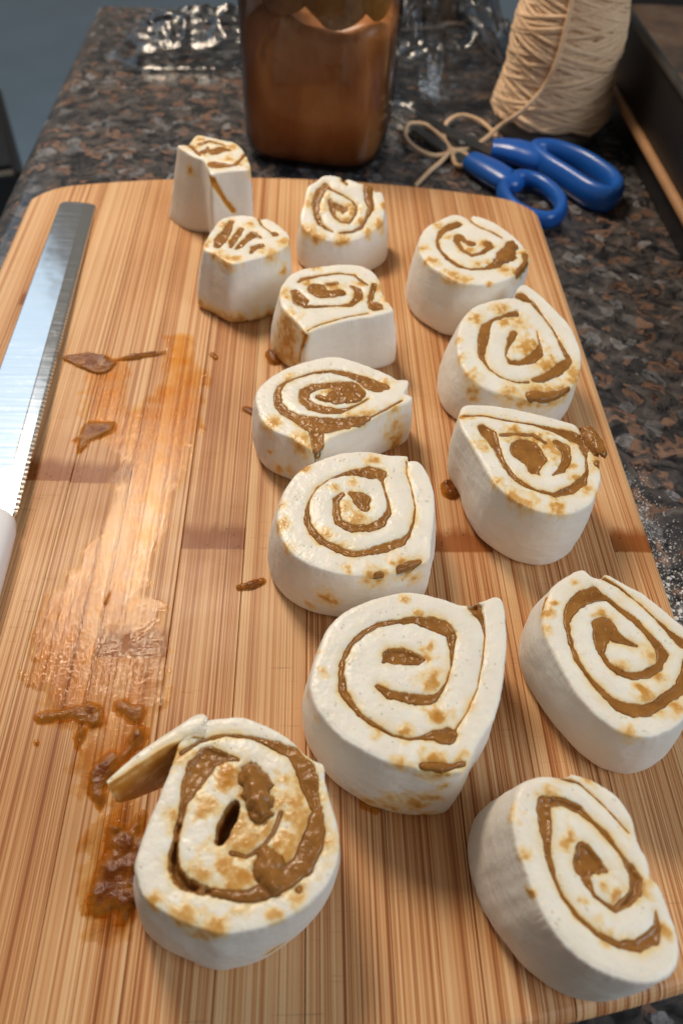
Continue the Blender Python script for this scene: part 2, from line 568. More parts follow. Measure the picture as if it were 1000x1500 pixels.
def build_board():
    root = empty('cutting_board', (0, 0, -BT))
    tag(root, 'bamboo cutting board with bowed ends, spread with dough rolls and brown smears', 'cutting board')
    seams = [-0.155] + [-0.137 + 0.025 * i for i in range(12)] + [0.155]
    nodes = {0: 0.02, 1: 0.19, 2: 0.070, 3: 0.0688, 4: -0.0131, 5: 0.0348, 6: 0.9, 7: 0.20, 8: 0.9, 9: 0.034, 10: 0.9, 11: 0.9, 12: 0.0346}
    tones = [0.10, 0.05, 0.12, 0.01, 0.08, -0.10, 0.08, -0.04, 0.03, -0.09, 0.03, -0.05, 0.05]  # strip tones vary; right-hand ones also run darker, imitating the light there
    rr = 0.0035
    for i in range(len(seams) - 1):
        a, b = seams[i], seams[i + 1]
        if b - a < 0.004:
            continue
        gap = 0.00010
        first, last = i == 0, i == len(seams) - 2
        xa = a + (0 if first else gap); xb = b - (0 if last else gap)
        inner = [xa + (xb - xa) * t for t in (0, 0.012, 0.06, 0.3, 0.5, 0.7, 0.94, 0.988, 1)]
        xs = sorted(set(inner + ([xa + rr * t for t in (0.08, 0.3, 0.6, 1.0)] if first else []) + ([xb - rr * t for t in (0.08, 0.3, 0.6, 1.0)] if last else [])
                        + ([xa + 0.024 * t for t in (0.3, 0.45, 0.6, 0.8)] if first else []) + ([xb - 0.024 * t for t in (0.3, 0.45, 0.6, 0.8)] if last else [])))
        V, F = [], []
        ts = [0, 0.0003, 0.0011, 0.0022, rr]
        ny = 2 * len(ts)
        for x in xs:
            y1 = board_y(min(max(x, -BX + 1e-5), BX - 1e-5), 1); y0 = board_y(min(max(x, -BX + 1e-5), BX - 1e-5), -1)
            ys = [y0 + t for t in ts] + [y1 - t for t in reversed(ts)]
            for j, y in enumerate(ys):
                t = min(y - y0, y1 - y)
                dx = min(x + BX, BX - x)
                d = min(t * 0.9, dx)
                dz = 0 if d >= rr else rr - math.sqrt(max(0, rr * rr - (rr - d) ** 2))
                e = min((x - xa) if not first else 1, (xb - x) if not last else 1)
                dz += 0.00022 * max(0, 1 - e / 0.0003)       # eased arris at each glue joint
                V.append((x, y, BT - dz))
        m = len(xs)
        for p in range(m - 1):
            for q in range(ny - 1):
                F.append((p * ny + q, (p + 1) * ny + q, (p + 1) * ny + q + 1, p * ny + q + 1))
        # underside and edges
        nb = len(V)
        for x in xs:
            y1 = board_y(min(max(x, -BX + 1e-5), BX - 1e-5), 1); y0 = board_y(min(max(x, -BX + 1e-5), BX - 1e-5), -1)
            V.append((x, y0 + 0.001, 0.0)); V.append((x, y1 - 0.001, 0.0))
        for p in range(m - 1):
            F.append((nb + 2 * p, nb + 2 * p + 1, nb + 2 * p + 3, nb + 2 * p + 2))
            F.append((nb + 2 * p, nb + 2 * p + 2, (p + 1) * ny, p * ny))
            F.append((nb + 2 * p + 1, p * ny + ny - 1, (p + 1) * ny + ny - 1, nb + 2 * p + 3))
        F.append(tuple([nb] + list(range(0, ny)) + [nb + 1]))
        l0 = (m - 1) * ny
        F.append(tuple([nb + 2 * (m - 1) + 1] + list(range(l0 + ny - 1, l0 - 1, -1)) + [nb + 2 * (m - 1)]))
        o = mesh_obj('bamboo_strip', V, F, M_BAMBOO, root, smooth=False)
        o['tone'] = tones[i % len(tones)]
        o['seed'] = 1.37 * i
        o['node_y'] = nodes.get(i, 0.9)
build_board()

# ------------------------------------------------------------ traced plan data, millimetres
ROLLS = [
{"n":1,"c":[-36.9,263.0],"H":44.0,"g":[0,0],"out":[[-22.6,8.2],[-17.2,9.8],[-13.1,20.3],[-5.7,18.8],[1.7,16.1],[7.9,14.0],[12.5,7.4],[16.3,-2.8],[18.3,-13.3],[16.8,-16.9],[9.9,-17.9],[3.2,-20.0],[-1.7,-22.6],[-4.1,-14.7],[-7.7,-6.7],[-12.6,-3.4],[-17.8,1.7]],"bq":[[156,1.529],[171,1.446],[188,1.512],[207,1.447],[221,1.215],[234,0.697]],"bs":[-3.0,0.0],"bk":1.198,"st":[[-0.4,2,[[-10.4,10.3,3.6],[-5.3,14.4,3.2],[-0.3,11.5,2.4],[3.4,9.9,1.5]]],[-0.4,2,[[-8.4,1.1,4.6],[-5.9,3.7,4.4],[-5.9,7.4,1.6]]],[-0.4,2,[[-1.7,2.1,6.9],[1.3,5.4,6.7],[5.5,5.1,3.1]]],[-0.4,2,[[-0.9,-11.6,7.0],[2.6,-12.0,5.8],[6.7,-12.3,3.5],[10.1,-11.5,2.7],[13.2,-4.2,2.2],[14.9,2.0,2.5]]],[-0.4,2,[[-15.6,8.7,2.9],[-12.0,2.7,2.4],[-9.2,-2.0,1.9]]]],"sn":[[18.3,-13.4,42.2,2.9],[16.8,-6.4,44.0,2.3],[1.5,-12.0,44.0,3.5],[-10.8,15.3,44.0,3.0],[-14.1,6.3,44.0,3.6],[-4.3,2.0,44.0,3.6],[3.1,6.1,44.0,4.2],[8.8,9.0,44.0,3.6],[6.8,-5.8,44.0,2.9],[12.9,-9.0,44.0,2.9],[-6.2,-3.0,44.0,2.4],[-1.6,12.1,44.0,3.0],[-15.7,-2.4,34.8,2.7]],"sg":[[[-4.9,-12.8,44.0,2.3],[-1.4,-22.2,40.3,3.2],[3.2,-19.8,29.3,3.2],[8.4,-19.4,22.0,3.3]]]},
{"n":2,"c":[-18.8,199.5],"H":33.0,"g":[0,0],"out":[[-20.7,-7.9],[-18.6,3.2],[-13.5,17.2],[-6.2,21.2],[2.7,21.0],[6.0,18.8],[11.1,18.5],[16.9,11.8],[21.5,4.0],[21.7,-3.8],[16.4,-11.6],[9.3,-16.2],[1.1,-20.7],[-4.6,-23.0],[-9.6,-20.2],[-14.8,-14.1],[-19.2,-12.1]],"bq":[[176,1.358],[201,1.124],[223,1.118],[245,1.056],[261,1.039],[279,1.213],[295,1.297],[315,1.206]],"bs":[-3.0,-3.0],"bk":1.122,"st":[[-0.4,2,[[-8.4,15.2,3.0],[-9.7,7.0,4.8],[-12.7,-2.1,7.1],[-13.5,-7.6,3.5]]],[-0.4,2,[[-2.9,8.5,3.2],[-4.5,2.8,4.0],[-6.5,-4.0,3.7],[-6.8,-8.4,1.9]]],[-0.4,2,[[7.3,1.1,2.1],[3.5,3.7,5.6],[0.1,-1.5,3.7],[-2.6,-7.1,3.7],[-4.3,-9.3,1.9]]],[-0.4,2,[[7.7,-6.1,4.1],[4.7,-8.4,4.7],[3.1,-12.8,1.6]]],[-0.5,2,[[5.3,18.8,1.6],[7.5,12.4,1.4],[12.1,6.4,1.2],[14.7,4.2,4.2]]]],"sn":[[-19.4,-2.4,33.0,3.1],[-8.4,-20.1,33.0,4.2],[-13.5,-15.1,33.0,3.6],[12.8,-12.9,33.0,4.2],[19.2,-2.8,33.0,3.7],[-20.1,-7.9,33.0,2.4],[1.2,12.1,33.0,2.5],[-11.2,11.5,33.0,2.5],[7.8,-8.8,33.0,2.4],[-3.7,-18.9,33.0,3.0],[18.3,-10.8,22.0,2.5],[-25.0,-15.6,1.4,4.8],[-21.2,-17.7,1.4,4.5],[-19.0,-19.0,0.0,4.5],[-14.6,-23.2,1.4,4.4],[-10.6,-26.6,1.4,4.4],[-6.9,-28.1,1.4,4.4],[-2.9,-27.0,1.4,4.4],[0.7,-26.1,0.0,4.4],[6.2,-23.8,0.0,5.1],[10.5,-21.2,1.4,4.5]],"sg":[]},
{"n":3,"c":[30.6,240.4],"H":26.9,"g":[0,0.38],"out":[[-22.5,-5.5],[-20.4,5.2],[-18.6,13.3],[-14.1,17.1],[-9.0,20.9],[-1.3,20.4],[1.3,18.3],[3.9,19.1],[10.9,16.4],[17.3,14.8],[18.8,11.6],[22.4,11.0],[23.8,4.5],[22.9,-4.1],[19.9,-10.6],[14.2,-14.9],[7.9,-18.6],[-0.3,-20.2],[-9.6,-19.1],[-16.5,-16.5],[-20.9,-12.5]],"bq":[[196,1.123],[210,1.083],[231,1.022],[331,1.096],[318,1.184]],"bs":[1.0,-2.0],"bk":1.09,"st":[[-0.5,2,[[0.6,18.3,2.5],[3.2,15.4,1.4]]],[0.3,3,[[14.7,13.6,5.8],[14.6,7.1,4.9],[16.1,1.4,3.8],[13.7,-4.4,1.9],[10.5,-10.8,2.3],[5.4,-13.8,1.4],[-1.5,-14.7,0.8]]],[-0.4,2.5,[[-9.0,14.3,4.0],[-12.2,9.8,5.2],[-14.1,3.3,4.4],[-14.0,-3.1,3.8],[-12.1,-8.7,3.0],[-8.4,-12.1,1.7],[-4.6,-14.1,0.8]]],[-0.5,2,[[-9.0,14.3,3.6],[-5.2,11.5,1.4],[0.6,8.8,1.1],[5.6,5.4,1.1],[8.1,1.8,1.6],[7.4,-3.2,1.6],[4.2,-8.2,1.7],[-0.8,-7.7,1.4],[-3.9,-4.9,2.3],[-5.2,0.0,3.9],[-6.4,5.0,3.2]]],[-0.6,2.5,[[-4.6,2.9,3.5],[-1.4,0.8,4.3],[1.8,0.2,3.4],[0.5,-2.0,1.9]]]],"sn":[[-17.8,2.5,27.9,3.2],[-18.4,-13.8,21.7,4.4],[-13.4,-17.1,20.4,3.7],[-10.3,1.3,27.4,3.2],[5.6,-0.4,26.8,4.4],[17.0,0.7,27.2,2.5],[20.6,-9.2,23.5,3.8],[23.4,3.0,28.1,2.2],[14.2,-13.5,21.8,3.1],[1.7,-6.9,24.3,3.1],[-9.6,7.8,29.9,2.5],[0.4,-18.1,20.1,3.7],[-16.0,6.8,29.5,2.5],[10.5,-8.0,23.9,3.1]],"sg":[]},
{"n":4,"c":[24.4,155.5],"H":32.0,"g":[0,0],"out":[[-25.2,2.1],[-21.4,13.8],[-14.6,20.0],[-6.2,22.8],[3.7,25.0],[12.1,24.7],[19.0,20.2],[22.7,12.0],[23.5,1.7],[27.6,-9.3],[26.8,-12.7],[18.6,-16.0],[11.9,-17.8],[2.7,-21.3],[-6.5,-25.7],[-12.2,-28.9],[-17.5,-20.4],[-21.5,-15.2],[-24.6,-7.8]],"bq":[[180,1.23],[195,1.183],[214,1.136],[221,0.999],[323,1.203],[354,1.153]],"bs":[0.0,2.0],"bk":1.121,"st":[[0.2,2.5,[[-7.6,3.9,9.5],[-5.6,0.6,7.7],[-0.9,0.2,5.6],[3.2,1.5,5.6]]],[-0.4,2,[[-2.2,8.1,3.4],[2.0,8.9,2.3]]],[-0.4,2,[[-16.5,9.3,1.5],[-14.5,11.7,2.8],[-6.2,15.0,1.8],[3.5,17.2,1.4],[10.4,16.2,1.7],[14.4,10.5,2.1],[16.7,8.3,1.3]]],[-0.3,2,[[-18.1,1.3,4.2],[-15.3,-5.3,7.7],[-13.0,-9.6,3.2],[-5.7,-9.3,1.6],[2.9,-8.5,1.6],[8.3,-7.8,2.6],[11.8,-2.1,4.5],[12.0,3.5,4.3],[8.7,6.8,2.1]]],[-0.5,2.5,[[19.8,8.4,3.6],[18.1,1.5,2.8],[17.1,-5.2,3.0],[19.6,-8.4,7.2],[21.6,-9.5,3.2]]],[-0.8,2,[[16.0,-13.4,0.9],[5.4,-17.0,0.9],[-6.4,-22.6,0.9],[-12.2,-27.4,0.9]]]],"sn":[[-22.1,-1.1,32.0,4.0],[-13.1,9.5,32.0,2.7],[-8.3,21.5,32.0,3.1],[1.2,5.4,32.0,4.1],[21.1,6.2,32.0,4.1],[-4.3,2.9,32.0,3.4],[13.0,9.3,32.0,2.7],[-21.8,-15.4,25.3,6.0],[-19.2,-18.7,24.0,6.0],[-21.5,-16.4,16.0,7.4],[-24.6,-12.6,6.7,7.6],[-18.9,-19.7,10.7,6.1],[-13.7,-26.7,29.3,2.6],[12.6,-1.0,32.0,3.4],[25.7,-4.1,32.0,2.7],[-23.6,-12.8,18.7,4.7]],"sg":[[[-12.6,-28.3,30.7,1.9],[-13.9,-26.7,22.7,2.0],[-15.2,-25.1,13.3,2.0]]]},
{"n":5,"c":[21.3,90.4],"H":27.0,"g":[0,0],"out":[[-30.5,0.5],[-28.1,7.2],[-21.6,15.4],[-12.4,21.5],[-3.1,25.3],[3.3,26.5],[11.1,23.9],[18.8,20.0],[26.3,15.5],[30.7,11.5],[35.0,11.7],[34.2,6.5],[32.7,2.6],[35.7,1.5],[34.6,-2.3],[24.9,-7.9],[17.2,-13.9],[9.7,-19.2],[2.4,-23.3],[-2.0,-27.9],[-4.8,-31.3],[-10.5,-28.5],[-15.5,-24.2],[-22.7,-20.3],[-27.6,-14.3],[-29.7,-7.0]],"bq":[[194,1.057],[208,1.064],[223,1.051],[236,1.057],[4,1.036],[344,1.061]],"bs":[0.0,1.0],"bk":1.061,"st":[[0.2,2.5,[[-3.6,0.1,3.2],[-1.0,-1.5,3.3],[4.3,0.2,9.6],[8.9,3.1,14.2],[11.9,2.6,8.9]]],[-0.3,2.2,[[6.0,8.1,4.5],[-0.9,6.8,4.5],[-6.2,6.1,4.4],[-10.0,2.7,5.3],[-10.3,-2.3,4.1],[-6.9,-6.0,4.6],[-1.8,-8.0,4.8],[4.1,-8.4,3.7],[7.8,-7.2,2.1],[13.2,-3.9,1.0],[17.0,-0.6,0.8]]],[-0.3,2.5,[[25.0,6.9,3.4],[21.2,6.8,6.8],[17.5,8.9,7.7],[13.8,12.3,4.5],[9.2,14.5,4.0],[1.5,16.6,2.3],[-6.2,15.2,1.4],[-13.8,11.6,1.1],[-18.4,8.6,1.6],[-20.5,5.7,2.6],[-21.2,0.8,3.8],[-21.0,-4.7,4.0],[-17.9,-9.4,4.3],[-12.8,-12.9,5.0],[-6.9,-16.4,9.1],[-1.1,-16.8,9.2],[4.7,-16.2,7.1],[11.3,-14.0,6.1],[16.5,-12.3,3.1]]],[-0.6,3.5,[[-4.8,-21.0,6.5],[-4.4,-26.9,5.0],[-4.8,-30.4,3.5]]],[-0.6,2,[[17.3,-11.8,1.2],[24.2,-6.7,1.2],[31.3,-1.3,1.0]]]],"sn":[[25.1,8.6,27.0,3.1],[-22.8,-16.2,27.0,3.6],[-10.5,-26.1,27.0,5.0],[28.2,-6.0,27.0,3.0],[0.6,3.5,27.0,3.0],[9.9,-12.5,27.0,4.4],[-6.2,-27.9,27.0,4.3],[28.8,-5.7,15.7,4.6],[29.2,-5.5,9.0,4.3],[29.5,-5.4,3.4,3.5],[-23.2,-20.4,14.6,1.0],[-20.6,-22.1,6.8,2.1],[-15.0,-25.3,9.0,2.1],[17.4,-9.2,27.0,3.0],[-16.1,10.9,27.0,2.3],[10.1,-6.1,27.0,2.2]],"sg":[]},
{"n":6,"c":[32.1,25.9],"H":31.0,"g":[0,0],"out":[[-30.2,-1.6],[-28.1,8.9],[-22.1,19.2],[-14.3,25.0],[-5.7,28.6],[4.4,29.4],[12.3,27.9],[19.8,27.5],[19.3,25.1],[23.6,24.7],[26.6,19.0],[28.1,8.8],[27.4,-1.9],[25.2,-13.7],[23.5,-22.2],[18.0,-24.9],[8.8,-28.1],[-0.1,-29.3],[-8.3,-28.6],[-16.5,-25.9],[-22.9,-21.5],[-27.5,-15.8],[-29.7,-8.4]],"bq":[[179,1.132],[197,1.096],[213,1.081],[229,1.093],[243,1.104],[254,1.078],[326,1.066],[342,1.171]],"bs":[-1.0,3.0],"bk":1.096,"st":[[-0.3,2.5,[[-2.8,7.9,2.6],[0.6,4.8,7.3],[1.8,1.3,4.4]]],[-0.4,2.5,[[-6.2,7.4,2.4],[-8.7,4.7,2.8],[-8.8,-0.5,3.1],[-7.9,-5.7,3.4],[-3.3,-8.6,3.8],[2.7,-8.5,3.3],[7.5,-5.9,3.8],[10.5,-1.2,2.4],[10.7,3.2,1.1],[9.7,9.4,0.7],[9.0,14.0,1.5],[8.1,17.7,5.3],[4.6,18.6,6.6],[-0.3,18.6,3.8],[-5.3,17.5,1.8],[-10.9,15.1,0.7],[-15.8,10.5,0.6],[-18.5,4.6,0.7],[-19.5,-0.7,1.7],[-19.2,-5.8,2.7],[-17.2,-10.8,2.9],[-13.9,-14.8,3.1],[-8.8,-17.6,3.5],[-3.6,-20.0,2.8],[1.6,-19.1,3.1],[8.2,-17.1,3.9],[14.2,-14.6,3.8],[17.1,-11.3,1.7],[19.3,-5.4,0.8],[20.5,1.5,0.6],[19.9,10.5,0.5],[18.7,17.9,0.6],[19.0,24.6,0.6]]],[0,2,[[3.9,-30.0,3.5],[5.9,-28.5,3.5]]],[0,2,[[13.4,-26.5,4.3],[17.4,-23.8,3.7],[20.1,-22.6,1.9]]]],"sn":[[-8.1,-16.4,31.0,2.6],[-5.7,1.2,31.0,3.4],[-0.5,-3.9,31.0,4.0],[6.3,24.4,31.0,2.9],[-2.6,12.9,31.0,2.1],[-9.6,10.1,31.0,2.1],[-28.1,-6.7,31.0,3.0],[-26.2,-17.4,31.0,2.3],[-29.3,1.8,31.0,1.7],[4.5,-28.6,28.4,3.8],[14.7,-25.7,31.0,4.5],[18.1,-23.4,31.0,3.2],[-11.7,-27.6,15.5,4.0],[-17.1,-25.9,6.5,2.0],[18.3,-24.7,23.2,2.3],[-13.2,-12.4,31.0,2.6],[-20.7,20.1,31.0,2.1],[-5.1,-26.6,31.0,1.9]],"sg":[]},
{"n":7,"c":[45.9,-41.7],"H":36.0,"g":[0,0],"out":[[-32.2,-3.5],[-29.6,6.8],[-26.7,14.6],[-21.0,21.1],[-12.3,25.7],[-4.2,28.3],[3.0,28.6],[10.8,26.6],[17.7,23.9],[22.2,24.9],[26.0,25.8],[29.8,27.3],[31.8,23.8],[30.4,10.0],[27.2,-3.6],[22.8,-14.9],[17.0,-23.6],[12.7,-30.0],[10.3,-31.7],[4.7,-31.5],[-3.8,-30.2],[-9.9,-28.7],[-16.0,-25.8],[-22.1,-22.1],[-27.1,-16.7],[-30.9,-10.6]],"bq":[[175,1.069],[189,1.012],[203,0.993],[217,1.025],[229,1.042],[242,1.083],[253,1.109],[266,1.113],[278,1.111],[286,1.046],[301,1.013]],"bs":[-1.0,1.0],"bk":1.063,"st":[[-1.2,3,[[-9.3,3.1,1.4],[-7.1,5.3,5.2],[-3.1,4.9,6.1],[1.0,4.2,4.6],[3.0,3.8,1.5]]],[-0.4,2.5,[[-11.8,-5.0,1.4],[-8.6,-7.5,3.2],[-3.4,-8.9,3.9],[1.8,-9.7,3.9],[5.1,-9.3,2.7],[7.3,-7.2,1.0],[9.7,-3.6,0.5],[11.6,1.5,0.7],[12.5,6.9,1.4],[12.8,12.3,3.7],[10.4,15.5,5.7],[6.3,17.1,4.9],[1.4,17.9,2.9],[-4.3,17.5,2.0],[-10.0,16.3,2.0],[-15.0,13.5,2.2],[-19.3,9.2,1.8],[-21.8,3.8,1.7],[-22.6,-1.4,2.3],[-22.1,-6.4,2.7],[-19.9,-10.6,2.4],[-17.4,-14.1,2.0],[-13.7,-17.1,1.4],[-8.1,-20.5,0.8],[-3.2,-21.8,0.8],[0.7,-21.2,1.6],[4.6,-20.6,4.0],[7.8,-20.9,5.3],[9.8,-20.3,2.5],[10.6,-18.9,0.6],[15.2,-12.8,0.5],[18.8,-5.8,0.5],[21.8,3.8,0.5],[23.7,12.3,0.5],[23.7,17.1,1.5],[22.7,20.4,3.1]]],[-3.5,6.5,[[20.4,24.9,2.2],[21.9,22.7,4.5],[23.3,18.8,2.2],[23.6,15.9,0.7]]],[-0.1,2,[[-0.0,-29.6,2.5],[4.9,-30.2,2.8],[9.9,-29.6,1.6],[11.9,-29.0,1.5]]]],"sn":[[3.0,20.3,36.0,1.4],[4.5,6.1,36.0,2.7],[5.0,-3.6,36.0,3.7],[6.5,-14.9,36.0,3.2],[-0.9,25.3,36.0,1.1],[3.7,-29.9,36.0,4.6],[11.2,-29.3,36.0,2.2],[-6.2,-29.5,36.0,2.2],[-29.6,-13.0,31.5,1.6],[-32.2,-5.0,31.5,1.3],[-13.9,-28.5,6.0,3.4],[-7.4,-30.7,9.0,5.1],[-0.6,-31.7,13.5,5.0],[4.4,-32.8,3.0,4.1],[-2.7,-32.1,0.0,3.5],[6.6,-31.9,27.0,1.9],[-7.1,-30.4,16.5,2.0],[4.7,-32.2,19.5,2.6],[-13.1,-18.2,36.0,1.9],[-4.3,-19.9,36.0,2.5],[-27.6,-0.6,36.0,1.3],[-28.2,6.1,36.0,1.0]],"sg":[]},
{"n":8,"c":[-4.9,-86.0],"H":36.0,"g":[0,0],"out":[[-26.1,-9.4],[-24.3,-0.3],[-21.9,7.9],[-19.4,16.6],[-17.9,23.4],[-13.2,27.6],[-11.0,28.8],[-2.1,29.7],[4.8,27.6],[12.4,23.2],[19.1,17.1],[22.8,15.2],[23.1,10.4],[24.5,4.7],[26.4,-2.2],[26.7,-8.1],[24.9,-13.8],[21.2,-18.6],[15.9,-22.7],[10.2,-25.0],[4.5,-26.6],[-3.1,-27.1],[-10.2,-25.2],[-16.9,-22.5],[-22.5,-18.9],[-25.0,-15.0]],"bq":[[207,1.032],[219,1.078],[231,1.108],[243,1.105],[259,1.091],[277,1.127],[291,1.037],[309,0.998]],"bs":[-3.0,0.0],"bk":1.074,"st":[[-0.5,3,[[-17.4,18.8,1.6],[-12.7,22.2,0.9],[-5.4,24.1,0.8],[2.0,23.3,1.1],[8.8,20.9,2.6],[14.0,18.6,4.4],[17.7,13.4,5.8],[19.1,8.3,5.0],[20.6,3.4,3.5]]],[0.3,3.5,[[20.5,0.6,4.2],[20.5,-2.8,5.5],[19.2,-6.7,6.1],[17.1,-11.2,6.0],[13.2,-14.3,5.8],[7.3,-17.8,4.4],[1.5,-18.7,3.0],[-5.1,-17.7,2.7]]],[-3,5,[[-3.8,-18.0,2.4],[-7.8,-17.0,2.5]]],[-4.5,7,[[-9.1,-16.7,2.4],[-13.2,-15.1,3.6],[-15.8,-12.0,3.2],[-16.6,-8.2,2.7],[-16.3,-4.3,2.2],[-16.0,0.3,2.0]]],[-1.2,3,[[-15.8,0.3,1.8],[-15.3,5.1,2.2],[-13.7,10.0,5.9],[-11.9,14.3,7.5],[-10.0,17.3,6.9],[-5.0,17.6,3.0],[-1.3,16.8,1.1]]],[2.6,2,[[2.5,12.7,7.1],[4.2,7.7,9.1],[5.5,2.8,6.2]]],[-9,14,[[-1.6,3.6,3.9],[-3.4,-0.5,4.9],[-4.8,-4.8,3.1]]],[-1,2.5,[[-1.8,-8.1,1.3],[2.3,-9.1,1.3],[6.2,-7.2,1.0],[9.5,-2.6,1.4],[11.1,2.1,1.6]]],[2.0,2.5,[[8.0,-9.1,5.4],[8.5,-12.3,7.9],[9.9,-16.1,5.8]]],[-0.4,2,[[16.2,-17.1,2.4]]]],"sn":[[-1.5,-3.2,36.0,6.2],[6.7,-1.9,36.0,4.8],[17.1,-4.7,36.0,7.6],[14.9,4.8,36.0,7.8],[-17.4,18.1,36.0,4.4],[-18.2,0.3,36.0,2.4],[-3.8,11.3,36.0,5.0],[-9.0,5.0,36.0,3.5],[1.3,-15.3,36.0,5.3],[16.2,-17.1,36.0,3.0],[24.0,-5.8,36.0,2.7],[-20.3,-20.3,36.0,2.6],[-12.9,-24.1,36.0,3.9],[-5.6,-26.4,36.0,3.8],[3.4,-4.6,36.0,4.8],[12.4,-7.3,36.0,5.5],[-9.4,-13.3,36.0,4.0],[0.4,0.1,36.0,3.5],[-8.8,-26.0,31.5,2.9],[9.3,-25.7,10.5,3.2],[10.1,-23.8,36.0,1.6],[-3.1,-9.7,36.0,3.4]],"sg":[]},
{"n":9,"c":[95.4,195.1],"H":33.0,"g":[0,0],"out":[[-26.9,5.6],[-22.5,17.8],[-15.8,25.0],[-5.8,32.3],[0.8,29.3],[2.8,27.0],[4.1,31.6],[10.7,29.1],[17.4,22.5],[24.0,11.9],[27.4,1.5],[28.7,-6.1],[24.5,-15.0],[18.3,-22.5],[9.5,-28.8],[-2.0,-31.0],[-10.8,-29.0],[-17.1,-22.7],[-23.4,-15.7],[-27.2,-6.0]],"bq":[[175,1.038],[200,1.048],[221,1.07],[239,1.115],[252,1.048],[261,1.04]],"bs":[-2.0,2.0],"bk":1.066,"st":[[-0.3,2.2,[[-4.6,22.8,5.3],[-8.7,20.5,5.6],[-13.7,15.5,3.6],[-17.2,7.3,1.8],[-16.9,-0.4,1.9],[-13.5,-9.1,2.8],[-9.1,-15.1,2.4],[-3.1,-17.9,1.9],[4.2,-17.0,2.4],[10.5,-13.1,5.8]]],[1.2,2,[[12.3,-10.5,6.0],[16.7,-5.3,9.8],[20.2,2.5,7.1],[21.5,5.8,4.6]]],[-0.4,2.2,[[8.7,4.6,5.8],[9.8,2.0,3.9],[4.6,-3.3,2.9],[-0.8,-6.1,2.6],[-5.3,-1.2,2.9],[-7.3,6.5,3.3],[-5.3,11.2,5.4],[-2.8,6.7,3.1],[-0.1,4.8,5.3],[1.5,5.6,2.5]]],[-0.8,2,[[2.3,26.6,2.0],[6.5,20.6,1.6],[12.0,16.7,1.6],[17.1,10.9,1.3]]],[0.4,1.5,[[26.4,-4.3,3.5],[25.6,-11.2,3.0],[20.1,-20.0,3.8]]]],"sn":[[0.4,-13.5,33.0,2.8],[6.3,-12.0,33.0,2.1],[5.7,4.5,33.0,3.7],[-23.8,-12.1,33.0,3.2],[-13.0,-23.7,33.0,4.2],[-11.1,-26.0,33.0,3.5],[26.5,-3.6,33.0,3.6],[26.1,-10.0,33.0,2.9],[20.1,-20.0,33.0,3.9],[4.6,-29.0,33.0,1.7],[14.0,-17.8,33.0,3.5],[-14.8,19.5,33.0,3.0],[-25.6,-0.8,33.0,2.9],[-2.4,-1.1,33.0,3.6],[-11.3,10.3,33.0,2.2],[-21.8,-13.2,33.0,3.5],[-7.1,-27.1,33.0,2.8]],"sg":[]},
{"n":10,"c":[108.7,125.3],"H":28.7,"g":[0,0.15],"out":[[-28.8,1.4],[-26.2,12.4],[-19.9,21.8],[-11.6,26.7],[-1.9,29.2],[1.7,29.6],[3.1,34.1],[7.3,38.6],[13.6,32.8],[19.9,22.9],[25.2,12.8],[27.6,-0.1],[26.8,-9.8],[23.8,-19.3],[18.7,-25.3],[11.4,-30.4],[3.3,-31.5],[-7.3,-29.5],[-14.3,-27.8],[-21.0,-23.9],[-26.2,-17.6],[-28.7,-9.2]],"bq":[[176,1.063],[197,1.109],[213,1.092],[224,1.057],[323,1.085]],"bs":[-3.0,2.0],"bk":1.08,"st":[[-0.3,2,[[0.7,19.3,4.0],[-4.9,17.6,2.5],[-10.7,14.9,1.8],[-14.2,10.7,4.6],[-16.0,4.7,5.2],[-17.5,-2.2,4.4],[-18.2,-8.0,2.4],[-15.6,-14.6,0.9],[-11.0,-19.1,0.9],[-4.8,-21.7,0.9],[1.1,-21.6,1.9]]],[0.1,2,[[4.2,-20.2,3.7],[7.2,-19.6,4.4],[13.7,-15.8,5.0],[19.0,-10.9,5.7],[21.5,-9.0,3.0],[20.2,-3.2,2.2],[18.8,1.6,1.3],[17.0,9.5,1.1],[13.6,17.6,1.2],[9.6,26.8,2.1],[5.3,29.9,4.4],[3.0,30.9,3.3]]],[-0.3,2,[[-1.7,7.0,3.8],[-3.7,3.0,3.7],[-5.9,-1.9,1.8],[-7.3,-6.8,0.6],[-5.5,-10.6,2.9],[-0.3,-10.4,3.3],[4.4,-8.4,5.1],[8.0,-4.5,5.2],[9.5,0.4,1.5],[9.2,8.3,0.5]]],[0.2,1.2,[[1.5,-28.8,5.5],[7.1,-29.6,5.4],[13.2,-27.7,3.4],[18.9,-24.4,2.1]]]],"sn":[[2.5,-0.8,28.6,6.0],[5.3,-2.6,28.3,5.9],[11.3,-12.1,26.9,6.6],[-5.4,14.0,30.8,3.8],[-17.6,14.7,30.9,3.8],[1.4,13.1,30.7,4.6],[-7.7,-27.2,24.6,4.3],[3.1,-27.9,24.5,6.4],[10.2,-28.7,24.4,5.7],[16.3,-26.7,24.7,4.3],[22.6,-15.6,26.3,4.4],[-24.4,-19.8,25.7,3.2],[-28.3,-9.2,27.3,2.6],[-28.2,3.4,29.2,1.9],[1.5,-31.2,23.0,3.6],[-23.3,-22.3,20.0,3.3],[-2.0,-30.6,21.0,2.9],[-25.3,-16.6,26.2,2.9],[21.2,-19.3,25.8,3.6],[-6.8,21.1,31.9,3.8],[-22.6,-23.6,17.8,2.2]],"sg":[]},
